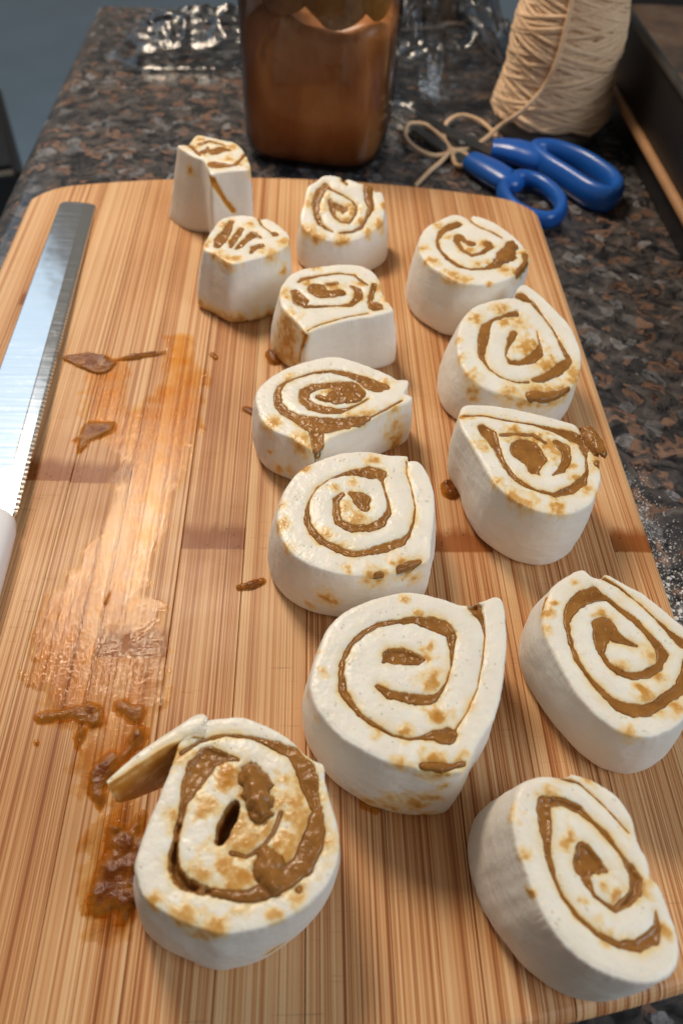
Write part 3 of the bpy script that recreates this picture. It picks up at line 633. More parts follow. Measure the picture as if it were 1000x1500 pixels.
{"n":11,"c":[99.6,50.3],"H":36.0,"g":[0,0],"out":[[-25.7,22.8],[-23.3,26.7],[-15.3,27.2],[-4.6,25.4],[5.8,22.3],[16.0,18.7],[22.8,14.0],[26.0,4.6],[25.3,-4.5],[23.0,-14.3],[17.9,-23.7],[11.9,-28.2],[4.5,-30.1],[-3.6,-28.4],[-11.1,-23.1],[-17.1,-15.8],[-20.6,-5.3],[-24.2,6.8],[-26.9,16.2]],"bq":[[142,1.026],[162,0.978],[202,1.085],[227,1.076],[246,1.067],[262,1.058],[277,1.072],[290,1.04],[307,1.013]],"bs":[1.0,3.0],"bk":1.055,"st":[[-0.8,2,[[-24.8,20.6,1.1],[-16.3,20.8,1.0],[-7.4,18.2,1.1],[3.1,16.3,1.1],[11.7,12.7,3.3],[17.3,10.1,6.6],[21.2,7.1,5.8],[20.4,-1.6,1.2],[19.0,-9.5,1.8],[15.7,-14.4,4.2],[10.5,-18.2,4.3],[4.3,-20.6,2.4],[-1.7,-18.4,1.5],[-6.9,-15.2,2.4],[-10.4,-10.0,2.8],[-12.4,-4.1,2.6],[-13.9,2.9,3.5],[-15.5,10.1,6.6],[-17.9,14.2,4.0]]],[-0.2,1.5,[[-10.9,10.1,2.1],[-5.5,10.8,2.1],[2.1,10.4,2.2],[5.9,6.3,2.1]]],[-0.7,2.8,[[-2.5,2.0,12.8],[-0.2,-2.0,10.2],[-1.3,-7.9,4.9],[0.5,-10.3,1.4]]],[-0.4,2,[[5.5,-10.7,0.7],[9.8,-7.7,3.4],[12.9,-1.7,3.7],[12.9,3.8,4.8],[10.4,6.4,3.2]]],[2.5,1.5,[[23.9,14.0,6.0],[25.4,8.7,8.1],[26.3,2.5,7.3]]],[0.3,1,[[24.6,-4.5,4.1]]]],"sn":[[3.0,7.3,36.0,6.0],[6.8,3.2,36.0,5.2],[9.2,0.2,36.0,4.4],[13.9,-12.5,36.0,2.9],[-7.9,-24.9,36.0,4.5],[3.8,-26.5,36.0,3.5],[-19.1,5.8,36.0,3.7],[-16.9,-14.8,36.0,2.1],[24.6,-4.5,36.0,4.4],[17.8,-18.1,36.0,2.8],[-4.8,10.3,36.0,3.8],[19.8,7.6,36.0,4.5],[25.5,2.5,36.0,4.5],[-11.0,-22.2,36.0,3.2],[-24.2,19.5,36.0,2.7],[12.4,-5.7,36.0,2.9]],"sg":[]},
{"n":12,"c":[112.9,-33.2],"H":35.0,"g":[0,0],"out":[[-22.8,12.6],[-19.4,20.9],[-14.2,26.0],[-5.9,30.4],[-3.3,27.8],[0.4,26.9],[2.4,28.6],[8.2,24.6],[14.2,19.7],[19.5,12.8],[24.6,6.1],[25.4,-0.4],[23.2,-9.2],[19.8,-16.4],[15.9,-21.6],[11.9,-25.5],[7.3,-28.2],[1.5,-29.9],[-4.8,-29.3],[-9.4,-26.5],[-13.7,-22.0],[-17.8,-15.7],[-20.6,-7.9],[-22.8,0.8],[-23.8,6.0]],"bq":[[151,1.162],[170,1.163],[191,1.139],[215,1.071],[234,1.034],[249,1.039],[261,1.058],[271,1.125],[284,1.14]],"bs":[4.0,4.0],"bk":1.093,"st":[[-0.4,2.5,[[-0.6,18.9,3.0],[-3.9,20.3,6.5],[-8.4,18.9,5.6],[-12.9,14.7,4.5],[-15.5,9.3,2.3],[-15.7,1.5,1.9],[-14.8,-4.8,1.9],[-12.3,-10.9,1.6],[-9.1,-16.3,2.6],[-5.5,-19.8,3.8],[-1.6,-21.5,4.9],[2.8,-21.2,3.9],[7.2,-19.2,3.1],[11.4,-16.3,4.1],[15.5,-14.0,4.4],[18.5,-9.8,3.3],[19.6,-4.2,1.2]]],[-0.4,2.3,[[0.5,18.2,2.2],[3.2,14.8,2.2],[6.9,10.7,2.9],[10.2,5.4,2.1],[12.4,0.8,3.5],[13.3,-2.3,3.6],[11.0,-6.1,3.1],[6.2,-9.2,3.1],[1.5,-9.8,3.2],[-2.7,-8.5,2.7],[-5.3,-5.5,2.0],[-6.7,-1.7,2.5],[-5.5,3.4,5.6],[-3.4,7.3,8.6],[-0.7,4.1,5.0],[2.9,2.1,2.5],[5.5,0.8,1.4]]],[-0.5,2,[[1.3,26.8,2.0],[5.4,23.2,1.5],[10.0,17.6,0.6],[14.7,10.7,0.6],[18.7,4.1,2.9],[20.8,1.5,4.3]]],[0.3,1,[[-23.0,15.0,2.3],[-20.7,19.2,2.0]]]],"sn":[[-18.5,16.4,35.0,1.3],[9.0,-3.0,35.0,2.8],[8.7,-10.4,35.0,2.8],[4.8,-18.1,35.0,3.8],[-2.2,12.0,35.0,2.9],[-22.6,13.1,35.0,2.9],[-22.6,13.1,35.0,2.3],[-4.6,-29.3,35.0,3.1],[12.0,-19.8,35.0,3.2],[-23.5,6.0,35.0,2.0],[3.4,-15.1,35.0,3.3],[-2.2,-6.7,35.0,2.2],[3.3,1.5,35.0,2.3],[-9.0,24.5,35.0,1.2],[-22.6,13.1,35.0,1.5]],"sg":[]},
{"n":13,"c":[86.4,-100.3],"H":40.0,"g":[0,0],"out":[[-18.1,15.8],[-14.2,22.4],[-7.9,24.4],[-1.0,24.1],[0.5,24.9],[5.8,23.2],[11.2,19.1],[14.1,13.7],[14.3,7.3],[15.7,1.6],[15.3,-2.2],[17.0,-4.3],[17.7,-10.1],[18.4,-16.1],[16.8,-21.4],[12.8,-24.6],[7.0,-25.7],[0.3,-24.4],[-5.6,-21.5],[-11.2,-16.6],[-14.9,-9.6],[-17.3,-0.7],[-18.8,8.2]],"bq":[[165,1.183],[175,1.233],[187,1.245],[205,1.108],[230,0.999],[253,0.966],[269,1.033],[279,1.116],[287,1.142],[299,1.191]],"bs":[-3.0,3.0],"bk":1.099,"st":[[-1.5,3,[[-9.2,17.5,3.1],[-4.8,17.4,2.6],[0.3,15.3,2.7],[3.2,12.0,1.3],[5.6,9.1,1.7],[8.6,4.0,0.8],[10.1,0.6,2.6],[11.1,-2.1,3.7],[10.3,-5.3,3.2],[7.3,-7.9,2.4],[4.0,-9.6,2.0],[2.0,-8.3,1.2],[-0.4,-6.2,1.2],[-1.8,-1.9,3.1],[-1.7,0.8,6.0],[-0.9,4.6,4.4],[1.3,1.3,5.1],[3.9,-0.4,1.6]]],[-0.8,3,[[-9.1,17.2,3.1],[-9.6,13.9,4.0],[-9.8,9.3,3.7],[-10.4,4.7,2.1],[-9.9,-1.8,1.5],[-8.6,-6.6,1.2],[-5.6,-11.2,1.5],[-1.9,-14.8,1.4],[3.1,-17.3,1.9],[7.5,-17.6,2.9],[11.9,-16.0,3.7],[13.8,-13.5,1.7],[14.2,-10.0,0.6]]],[-0.4,2,[[-3.4,24.3,2.0],[1.8,22.3,0.6],[7.3,16.1,0.5],[12.3,9.0,0.5]]]],"sn":[[-7.9,17.5,40.0,3.1],[5.1,22.9,40.0,1.9],[-16.5,4.0,40.0,1.3],[4.9,-5.7,40.0,2.9],[12.9,-4.3,40.0,2.3],[-0.7,-14.6,40.0,2.2],[-16.3,-5.1,38.3,1.4],[-18.2,14.8,40.0,1.8],[-5.3,6.4,40.0,1.8],[15.2,-14.6,40.0,1.4],[-4.4,7.8,40.0,1.8],[-4.6,-6.7,40.0,1.1]],"sg":[]}]
SMEARS = [["a",1.6,[[[-103.2,143.7,5.0],[-94.8,142.4,10.9],[-86.1,139.2,13.0],[-81.5,140.8,6.1]],[[-81.8,142.3,4.1],[-70.8,145.7,3.1],[-56.3,149.2,1.6]]]],["b",1.2,[[[-88.9,88.8,3.4],[-83.1,94.4,12.2],[-77.2,95.4,9.6]],[[-85.5,91.0,7.3],[-86.0,82.7,4.6]]]],["c",1.0,[[[-76.1,-40.8,3.6],[-67.4,-39.1,6.6],[-60.6,-39.1,9.3],[-57.7,-42.8,5.1]],[[-61.5,-46.4,5.2],[-61.8,-51.1,2.8]],[[-49.5,-36.7,5.9],[-44.4,-40.4,6.7]]]],["d",1.4,[[[-50.1,-54.6,6.3],[-52.7,-59.1,9.4],[-53.4,-64.6,7.7],[-50.8,-69.9,4.4]],[[-45.9,-53.5,5.8],[-42.4,-46.5,6.4]]]],["e",2.2,[[[-45.8,-77.2,5.7],[-41.5,-82.3,12.0],[-42.1,-88.1,12.7],[-43.8,-93.8,13.9],[-46.0,-98.3,8.2],[-49.0,-98.3,3.0]],[[-39.3,-97.5,10.1],[-39.2,-102.0,4.4]],[[-37.4,-82.3,8.4],[-37.1,-92.0,10.2]],[[-38.5,-74.2,4.8],[-39.2,-77.3,6.5]]]],["f",1.6,[[[-13.0,11.7,2.5],[-8.6,12.7,4.4],[-4.2,14.6,3.1]]]],["g",0.8,[[[-75.7,-48.9,1.7],[-75.3,-49.6,2.1]]]],["h",0.8,[[[-61.2,9.4,1.7],[-61.9,4.5,2.7]]]],["i",0.8,[[[-33.9,148.2,3.4],[-32.4,146.2,3.4]]]],["j",0.8,[[[-15.7,109.9,4.3],[-12.5,108.2,4.3]]]]]
FILM = [[[-51.6,158.2,13.6],[-44.2,128.0,20.1],[-52.1,100.2,37.9],[-55.3,67.2,27.7],[-56.9,38.0,28.1],[-62.6,14.9,32.0],[-67.6,-0.2,38.7],[-69.3,-17.2,35.9],[-61.7,-32.9,28.6]],[[-46.3,-0.2,15.0],[-43.3,-22.6,19.6],[-46.3,-42.9,19.5],[-53.0,-56.8,21.6]],[[-82.5,136.8,20.4],[-81.0,108.5,21.3],[-66.1,91.3,20.7]],[[-45.5,-70.0,15.0],[-44.3,-84.2,22.8],[-42.9,-99.3,19.9]]]
PUDDLES = [["r11",[[73.3,64.4,6.7],[74.3,60.5,8.0]]],["r4",[[-5.0,149.1,6.8],[-2.5,145.0,8.4]]],["r7",[[32.0,-70.7,3.1],[35.2,-72.4,3.0]]]]


def seg_dist(X, Y, stroke):
    """signed distance to a stroke of varying width and its half width there (mm)"""
    best = np.full(X.shape, 1e9); hw = np.zeros(X.shape)
    pts = stroke if len(stroke) > 1 else stroke + [[stroke[0][0] + .01, stroke[0][1], stroke[0][2]]]
    for (ax, ay, aw), (bx, by, bw) in zip(pts[:-1], pts[1:]):
        ex, ey = bx - ax, by - ay
        L = ex * ex + ey * ey + 1e-9
        t = np.clip(((X - ax) * ex + (Y - ay) * ey) / L, 0, 1)
        w = (aw + (bw - aw) * t) / 2
        d = np.hypot(X - ax - ex * t, Y - ay - ey * t) - w
        m = d < best
        best = np.where(m, d, best); hw = np.where(m, w, hw)
    return best, hw

def poly_polar(poly, n):
    th = np.arange(n) * 2 * np.pi / n
    dx, dy = np.cos(th), np.sin(th)
    best = np.zeros(n)
    m = len(poly)
    for i in range(m):
        ax, ay = poly[i]; bx, by = poly[(i + 1) % m]
        ex, ey = bx - ax, by - ay
        den = dx * ey - dy * ex
        den = np.where(np.abs(den) < 1e-9, 1e-9, den)
        s = (ax * ey - ay * ex) / den
        u = (ax * dy - ay * dx) / den
        ok = (s > 0) & (u >= -1e-6) & (u <= 1 + 1e-6)
        best = np.where(ok & (s > best), s, best)
    return best

def smooth_curve(poly, n=6):
    """round the corners of a traced outline (Catmull-Rom, sharp turns kept)"""
    return [tuple(p) for p in spline(poly, n, True)]

def circ_smooth(a, s):
    n = len(a); k = int(3 * s) + 1
    w = np.exp(-0.5 * (np.arange(-k, k + 1) / s) ** 2); w /= w.sum()
    return sum(w[i + k] * np.roll(a, i) for i in range(-k, k + 1))

RIM = 2.3
def build_roll(D, label, NA=400, NR=84, NW=26, extra=None):
    n = D['n']; H = D['H']; gx, gy = D['g']
    root = empty('dough_roll', (D['c'][0] * MM, D['c'][1] * MM, 0.0))
    tag(root, label, 'dough roll', 'raw dough rolls on the bamboo board')
    th = np.arange(NA) * 2 * np.pi / NA
    dx, dy = np.cos(th), np.sin(th)
    rt = circ_smooth(poly_polar(smooth_curve(D['out']), NA), 0.8)
    rt = rt + 0.25 * fbm(dx * 6 + 9, dy * 6, None, n, 3) + 0.12 * fbm(dx * 30, dy * 30, None, n + 3, 2)
    deg = np.degrees(th)
    q = np.zeros(NA); w = np.zeros(NA)
    for a, v in D['bq']:
        k = np.exp(-0.5 * ((((deg - a + 180) % 360) - 180) / 14.0) ** 2)
        q += k * v; w += k
    q = (q + 0.10 * D['bk']) / (w + 0.10)
    rb = circ_smooth(rt, 4 * NA / 360) * q
    rs = circ_smooth(rt, 2.6 * NA / 360)
    plane = lambda X, Y: H + gx * X + gy * Y
    def rim_drop(rho_mm):          # rho_mm: distance inside the rim
        t = np.clip(1 - rho_mm / RIM, 0, 1)
        return 1.25 * (1 - np.sqrt(np.clip(1 - t * t, 0, 1)))
    def gaps(X, Y):
        nz = 0.45 * fbm(X / 2.2, Y / 2.2, None, n + 5, 3)
        depth = np.zeros(X.shape); dmin = np.full(X.shape, 1e9)
        fz = np.full(X.shape, -1e9)
        for off, dep, stroke in D['st']:
            d, hw = seg_dist(X, Y, stroke)
            d = d + 0.16 * np.clip(hw / 0.7, 0, 1) ** 2 + nz * np.clip(hw / 1.2, 0.35, 1.3) * (2.2 if off > 1 else 1.0)
            g = sstep(0.08, -0.55, d)
            depth = np.maximum(depth, dep * g * np.clip(hw / 0.7, 0.45, 1))
            dmin = np.minimum(dmin, d)
            dome = np.clip(-d / np.maximum(hw, 0.3), 0, 1)
            dome = 1 - (1 - dome) ** 2
            if off >= 0:
                z = -0.15 + off * 1.15 * dome - 2.2 * sstep(-0.3, 0.4, d)
            else:
                z = off * sstep(0, -1.2, d) - 0.18 - 2.2 * sstep(-0.35, 0.4, d)
            fz = np.maximum(fz, np.where(d < 1.2, z, -1e9))
        return depth, dmin, fz
    # cut face
    rho = np.linspace(0, 1, NR + 1)[1:]
    Xt = (rt[None, :] * dx[None, :]) * rho[:, None]; Yt = (rt[None, :] * dy[None, :]) * rho[:, None]
    inset = rt[None, :] * (1 - rho[:, None])
    depth, dmin, fz = gaps(Xt, Yt)
    face_bump = 0.22 * fbm(Xt / 5, Yt / 5, None, n + 9, 3) + 0.07 * fbm(Xt / 1.1, Yt / 1.1, None, n + 11, 2)
    Zt = plane(Xt, Yt) + face_bump - depth - 0.50 * np.exp(-np.clip(dmin, 0, 50) / 1.5) - rim_drop(inset)
    # wall
    ts = np.linspace(1, 0, NW + 1)[1:]
    Xw, Yw, Zw = [], [], []
    for t in ts:
        rw = rs + (rt - rs) * max(0, (t - 0.86) / 0.14)
        r = rb + (rw - rb) * (t ** {13: 0.38, 1: 0.55, 2: 0.7}.get(n, 0.9))
        X = r * dx + D['bs'][0] * (1 - t); Y = r * dy + D['bs'][1] * (1 - t)
        Z = (plane(rt * dx, rt * dy) - 1.25) * t + 0.15 * (1 - t)
        bul = 1.1 * math.sin(math.pi * min(1, t * 1.02)) + 0.55 * fbm(X / 9, Y / 9, Z / 9, n + 21, 3)
        und = -1.9 * max(0, 1 - t / 0.11) ** 2
        X = X + dx * (bul + und); Y = Y + dy * (bul + und)
        Xw.append(X); Yw.append(Y); Zw.append(Z)
    Xw, Yw, Zw = map(np.array, (Xw, Yw, Zw))
    stain_w = np.zeros(Xw.shape)
    for g in D['sg']:
        for (a, b) in zip(g[:-1], g[1:]):
            A = np.array(a[:3]); E = np.array(b[:3]) - A
            t = np.clip(((Xw - A[0]) * E[0] + (Yw - A[1]) * E[1] + (Zw - A[2]) * E[2]) / (E @ E + 1e-9), 0, 1)
            d = np.sqrt((Xw - A[0] - E[0] * t) ** 2 + (Yw - A[1] - E[1] * t) ** 2 + (Zw - A[2] - E[2] * t) ** 2) - (a[3] + (b[3] - a[3]) * t) / 2
            k = sstep(0.9, -0.5, d)
            Xw -= np.broadcast_to(dx, Xw.shape) * k * 1.2; Yw -= np.broadcast_to(dy, Yw.shape) * k * 1.2
            stain_w = np.maximum(stain_w, 1.25 * k)
    # stains
    def stain(X, Y, Z):
        s = np.zeros(X.shape)
        nz = fbm(X / 2.0, Y / 2.0, Z / 2.0, n + 31, 3)
        wx = 1.6 * fbm(X / 4.5, Y / 4.5, Z / 4.5, n + 33, 2); wy = 1.6 * fbm(X / 4.5 + 7, Y / 4.5, Z / 4.5, n + 35, 2); wz = 1.6 * fbm(X / 4.5, Y / 4.5 + 5, Z / 4.5, n + 37, 2)
        for (a, b, c, r) in D['sn']:
            d = np.sqrt((X + wx - a) ** 2 + (Y + wy - b) ** 2 + ((Z + wz - c) * 0.9) ** 2)
            s = np.maximum(s, sstep(1.45, 0.1, d / (r * 1.15 + 0.5) + 0.8 * nz))
        return s
    st_t = np.maximum(0.85 * stain(Xt, Yt, Zt), np.clip(0.50 + 0.9 * fbm(Xt / 5, Yt / 5, None, n + 41, 3), 0.1, 0.95) * np.exp(-np.clip(dmin, 0, 30) / (0.9 + 0.7 * fbm(Xt / 6, Yt / 6, None, n + 43, 2))))
    st_t = np.maximum(st_t, sstep(0.28, -0.12, dmin))
    st_w = np.maximum(0.85 * stain(Xw, Yw, Zw), stain_w)
    V = np.concatenate([np.array([[0, 0, plane(0, 0)]]), np.stack([Xt, Yt, Zt], -1).reshape(-1, 3), np.stack([Xw, Yw, Zw], -1).reshape(-1, 3), [[0, 0, 0.15]]])
    d0, m0, f0 = gaps(np.zeros(1), np.zeros(1)); V[0, 2] -= d0[0]
    sa = np.concatenate([[1.0 if d0[0] > .5 else 0], st_t.ravel(), st_w.ravel(), [0]])
    ca = np.concatenate([[1], np.broadcast_to(sstep(0.2, 1.3, inset), Xt.shape).ravel(), np.zeros(Xw.size), [0]])
    rows = NR + NW
    k = np.arange(NA); k2 = (k + 1) % NA
    Q = []
    for i in range(rows - 1):
        a = 1 + i * NA
        Q.append(np.stack([a + k, a + NA + k, a + NA + k2, a + k2], -1))
    Q = np.concatenate(Q)
    last = 1 + (rows - 1) * NA
    T = np.concatenate([np.stack([np.zeros(NA, int), 1 + k, 1 + k2], -1), np.stack([np.full(NA, len(V) - 1), last + k2, last + k], -1)])
    if extra:
        Ve, Qe, se, ce = extra(D)
        Q = np.concatenate([Q, Qe + len(V)]); V = np.concatenate([V, Ve]); sa = np.concatenate([sa, se]); ca = np.concatenate([ca, ce])
    fast_mesh('dough', V * MM, Q, T, M_DOUGH, root, attrs=dict(stain=sa, cut=ca))
    # filling: one sheet that lies in the gaps and domes up where it oozes
    step = 0.42
    rmax = rt.max()
    g = np.arange(-rmax - 1, rmax + 1, step)
    X, Y = np.meshgrid(g, g)
    depth, dmin, fz = gaps(X, Y)
    ang = (np.arctan2(Y, X) % (2 * np.pi)) / (2 * np.pi) * NA
    i0 = ang.astype(int) % NA; fr = ang - ang.astype(int)
    rr_ = rt[i0] * (1 - fr) + rt[(i0 + 1) % NA] * fr
    ins = rr_ - np.hypot(X, Y)
    Z = plane(X, Y) + fz + 0.34 * fbm(X / 1.8, Y / 1.8, None, n + 51, 3) - rim_drop(np.clip(ins, 0, 99)) - 6 * sstep(0.35, -0.3, ins)
    ok = (dmin < 0.55) & (fz > -1e8) & (ins > -0.35)
    cell = ok[:-1, :-1] & ok[1:, :-1] & ok[:-1, 1:] & ok[1:, 1:]
    ids = np.arange(X.size).reshape(X.shape)
    Qf = np.stack([ids[:-1, :-1][cell], ids[:-1, 1:][cell], ids[1:, 1:][cell], ids[1:, :-1][cell]], -1)
    used = np.unique(Qf); mp = np.zeros(X.size, int); mp[used] = np.arange(len(used))
    Vf = np.stack([X.ravel(), Y.ravel(), Z.ravel()], -1)[used]
    fast_mesh('filling', Vf * MM, mp[Qf], np.zeros((0, 3), int), M_FILL, root)
    return root

def blob(parent, name, c, axes, rot, mat, seed, amp=0.25):
    """lumpy drop of filling"""
    U, W = 28, 18
    u = np.linspace(0, 2 * np.pi, U, endpoint=False); v = np.linspace(0, np.pi, W + 1)
    X = np.outer(np.sin(v), np.cos(u)); Y = np.outer(np.sin(v), np.sin(u)); Z = np.outer(np.cos(v), np.ones(U))
    k = 1 + amp * fbm(X * 2 + seed, Y * 2, Z * 2, seed, 3)
    X, Y, Z = X * k * axes[0], Y * k * axes[1], Z * k * axes[2]
    c_, s_ = math.cos(rot), math.sin(rot)
    V = np.stack([X * c_ - Y * s_ + c[0], X * s_ + Y * c_ + c[1], Z + c[2]], -1).reshape(-1, 3)
    kk = np.arange(U); k2 = (kk + 1) % U
    Q = np.concatenate([np.stack([i * U + kk, (i + 1) * U + kk, (i + 1) * U + k2, i * U + k2], -1) for i in range(W)])
    return fast_mesh(name, V * MM, Q, np.zeros((0, 3), int), mat, parent)

FLAP_OUT = [[-15.9, -56.8], [-19.0, -55.5], [-25.3, -59.9], [-33.3, -66.0], [-39.0, -71.5], [-42.1, -74.9]]
FLAP_IN = [[-16.3, -63.1], [-20.6, -63.2], [-25.8, -64.9], [-33.5, -70.1], [-38.6, -74.0], [-41.6, -76.0]]
def flap(D):
    """loose dough tail that peels away from the coil"""
    cx, cy = D['c']
    A = np.array(spline(FLAP_OUT, 6)) - (cx, cy); B = np.array(spline(FLAP_IN, 6)) - (cx, cy)
    m = len(A); s = np.linspace(0, 1, m)
    zt = D['H'] - 0.2 - 0.6 * s; zb = 2.0 + 20.0 * s ** 1.3
    cols = []
    NV = 16; NTOP = 7
    V, st, cu = [], [], []
    for i in range(m):
        prof = []
        for j in range(NV):                       # outer face up
            t = j / (NV - 1); prof.append((*A[i], zb[i] + (zt[i] - zb[i]) * t * 0.985, 0.0, 0.0))
        for j in range(1, NTOP):
            t = j / NTOP; p = A[i] * (1 - t) + B[i] * t
            prof.append((*p, zt[i] + 0.35 * math.sin(math.pi * t), 0.12 + 0.75 * t ** 4, 1.0))
        for j in range(NV):                       # inner face down
            t = j / (NV - 1); p = B[i]; prof.append((*p, zt[i] - (zt[i] - zb[i]) * t, 0.9, 0.4))
        for p in prof:
            nx = 0.25 * vnoise(p[0] / 3, p[1] / 3 + p[2] / 3, None, 7)
            V.append((p[0] + nx, p[1] + nx, p[2] + 0.15 * vnoise(p[0], p[1], None, 5)))
            st.append(p[3] + 0.2 * float(vnoise(p[0] / 2.5, p[1] / 2.5, p[2] / 2.5, 3)) * (p[3] > 0.1)); cu.append(p[4])
    W = 2 * NV + NTOP - 1
    Q = []
    for i in range(m - 1):
        for j in range(W):
            Q.append((i * W + j, (i + 1) * W + j, (i + 1) * W + (j + 1) % W, i * W + (j + 1) % W))
    tip = (m - 1) * W
    for j in range(W // 2):                        # close the tip
        Q.append((tip + j, tip + j + 1, tip + W - 2 - j, tip + W - 1 - j)) if j + 1 < W - 2 - j else None
    return np.array(V), np.array(Q), np.array(st), np.array(cu)

LABELS = {
 1: 'tall narrow raw dough roll with a brown diagonal seam down its side, near the jar',
 2: 'small raw dough roll with squashed wavy filling and brown stained base',
 3: 'raw dough roll tipped forward, tail notch at back, directly before the jar',
 4: 'raw dough roll with brown smeared side left of its loose white dough tail',
 5: 'wide oval raw dough roll with filling dripping over its front rim',
 6: 'raw dough roll with a neat round spiral and brown spots on its front side',
 7: 'large raw dough roll with tail standing up and orange smear along its base',
 8: 'raw dough roll with open hollow centre, peeled-off flap and thick brown filling blobs',
 9: 'raw dough roll nearest the blue scissors, with a brown blob on its rim',
 10: 'raw dough roll with orange smear over its front rim, between scissors roll and pointed roll',
 11: 'pointed teardrop raw dough roll with a brown chunk hanging off its rim',
 12: 'raw dough roll with two thick brown pockets beside the floury counter edge',
 13: 'leaning raw dough roll with flared base at the corner of the board',
}
ROOTS = {}
for D in ROLLS:
    big = D['n'] in (5, 6, 7, 8, 11, 12, 13)
    ROOTS[D['n']] = build_roll(D, LABELS[D['n']], NA=440 if big else 320, NR=96 if big else 70, extra=flap if D['n'] == 8 else None)
r = ROOTS[11]
b_ = blob([c for c in r.children if c.name.startswith('filling')][0], 'filling_chunk', (125.3 - ROLLS[10]['c'][0], 57.0 - ROLLS[10]['c'][1], 36.5), (2.6, 8.0, 1.9), math.radians(8), M_FILL, 3, 0.45)

# ------------------------------------------------------------ spilled filling on the board
def smear_sheet(name, strokes, h, mat, seed, step=0.5, z0=0.25, edge=1.6, rag=0.9, parent=None):
    P = np.array([p for s in strokes for p in s])
    x0, y0 = (P[:, :2] - P[:, 2:3]).min(0) - 4; x1, y1 = (P[:, :2] + P[:, 2:3]).max(0) + 4
    X, Y = np.meshgrid(np.arange(x0, x1, step), np.arange(y0, y1, step))
    d = np.full(X.shape, 1e9)
    for s in strokes:
        d = np.minimum(d, seg_dist(X, Y, s)[0])
    d = d + rag * 2.2 * fbm(X / 5, Y / 5, None, seed, 3) + rag * 0.5 * fbm(X / 1.2, Y / 1.2, None, seed + 3, 2)
    t = np.clip(-d / edge, 0, 1)
    lump = 0.62 + 0.5 * fbm(X / 4.5, Y / 4.5, None, seed + 8, 2)
    Z = z0 - 0.22 + (0.22 + h * np.clip(lump, 0.15, 2)) * (1 - (1 - t) ** 2)
    ok = d < 0.25
    cell = ok[:-1, :-1] & ok[1:, :-1] & ok[:-1, 1:] & ok[1:, 1:]
    ids = np.arange(X.size).reshape(X.shape)
    Q = np.stack([ids[:-1, :-1][cell], ids[:-1, 1:][cell], ids[1:, 1:][cell], ids[1:, :-1][cell]], -1)
    used = np.unique(Q); mp = np.zeros(X.size, int); mp[used] = np.arange(len(used))
    th = np.clip(t * (0.45 + 0.75 * np.clip(lump, 0, 1.2)), 0, 1)
    V = np.stack([X.ravel(), Y.ravel(), Z.ravel()], -1)[used]
    return fast_mesh(name, V * MM, mp[Q], np.zeros((0, 3), int), mat, parent, attrs=dict(thick=th.ravel()[used]))

SM_LABEL = {
 'a': 'dark brown filling streak with a pointed tail beside the knife blade',
 'b': 'orange brown filling smear below the pointed streak beside the knife',
 'c': 'brown filling smear at the end of the wet trail',
 'd': 'brown filling smear under the peeled dough flap',
 'e': 'thick dark brown puddle of filling beside the hollow dough roll',
 'f': 'small oblong brown blob of filling alone on the bare board',
 'g': 'tiny orange drop of filling on bare board beyond the wet trail',
 'h': 'small drop of filling lying within the wet trail',
 'i': 'small brown drop of filling before the wavy dough roll',
 'j': 'small brown drop of filling beside the wide oval dough roll',
}
for i, (nm, h, strokes) in enumerate(SMEARS):
    o = smear_sheet('filling_smear', strokes, h, M_SMEAR, 60 + i, step=0.4, z0=0.52, rag=0.9 if nm in 'bcde' else 0.6 if nm == 'a' else 0.3, edge=4.0 if nm in 'bcde' else 1.6)
    tag(o, SM_LABEL[nm], 'smear', 'brown filling spilled on the board')
PL = {'r11': 'brown filling oozing from under the pointed dough roll', 'r4': 'brown filling pooled under the smeared side of a dough roll', 'r7': 'brown filling oozing from under the dough roll with upright tail'}
for i, (nm, s) in enumerate(PUDDLES):
    o = smear_sheet('filling_puddle', [s], 3.0, M_SMEAR, 90 + i, step=0.35, z0=0.5, rag=0.35, edge=2.5)
    tag(o, PL[nm], 'puddle', 'brown filling spilled on the board')
o = smear_sheet('syrup_film', FILM, 0.02, M_FILM, 120, step=0.8, z0=0.22, edge=6.0, rag=2.2)
tag(o, 'thin wet shiny syrup trail running along the board beside the knife', 'syrup', kind='stuff')

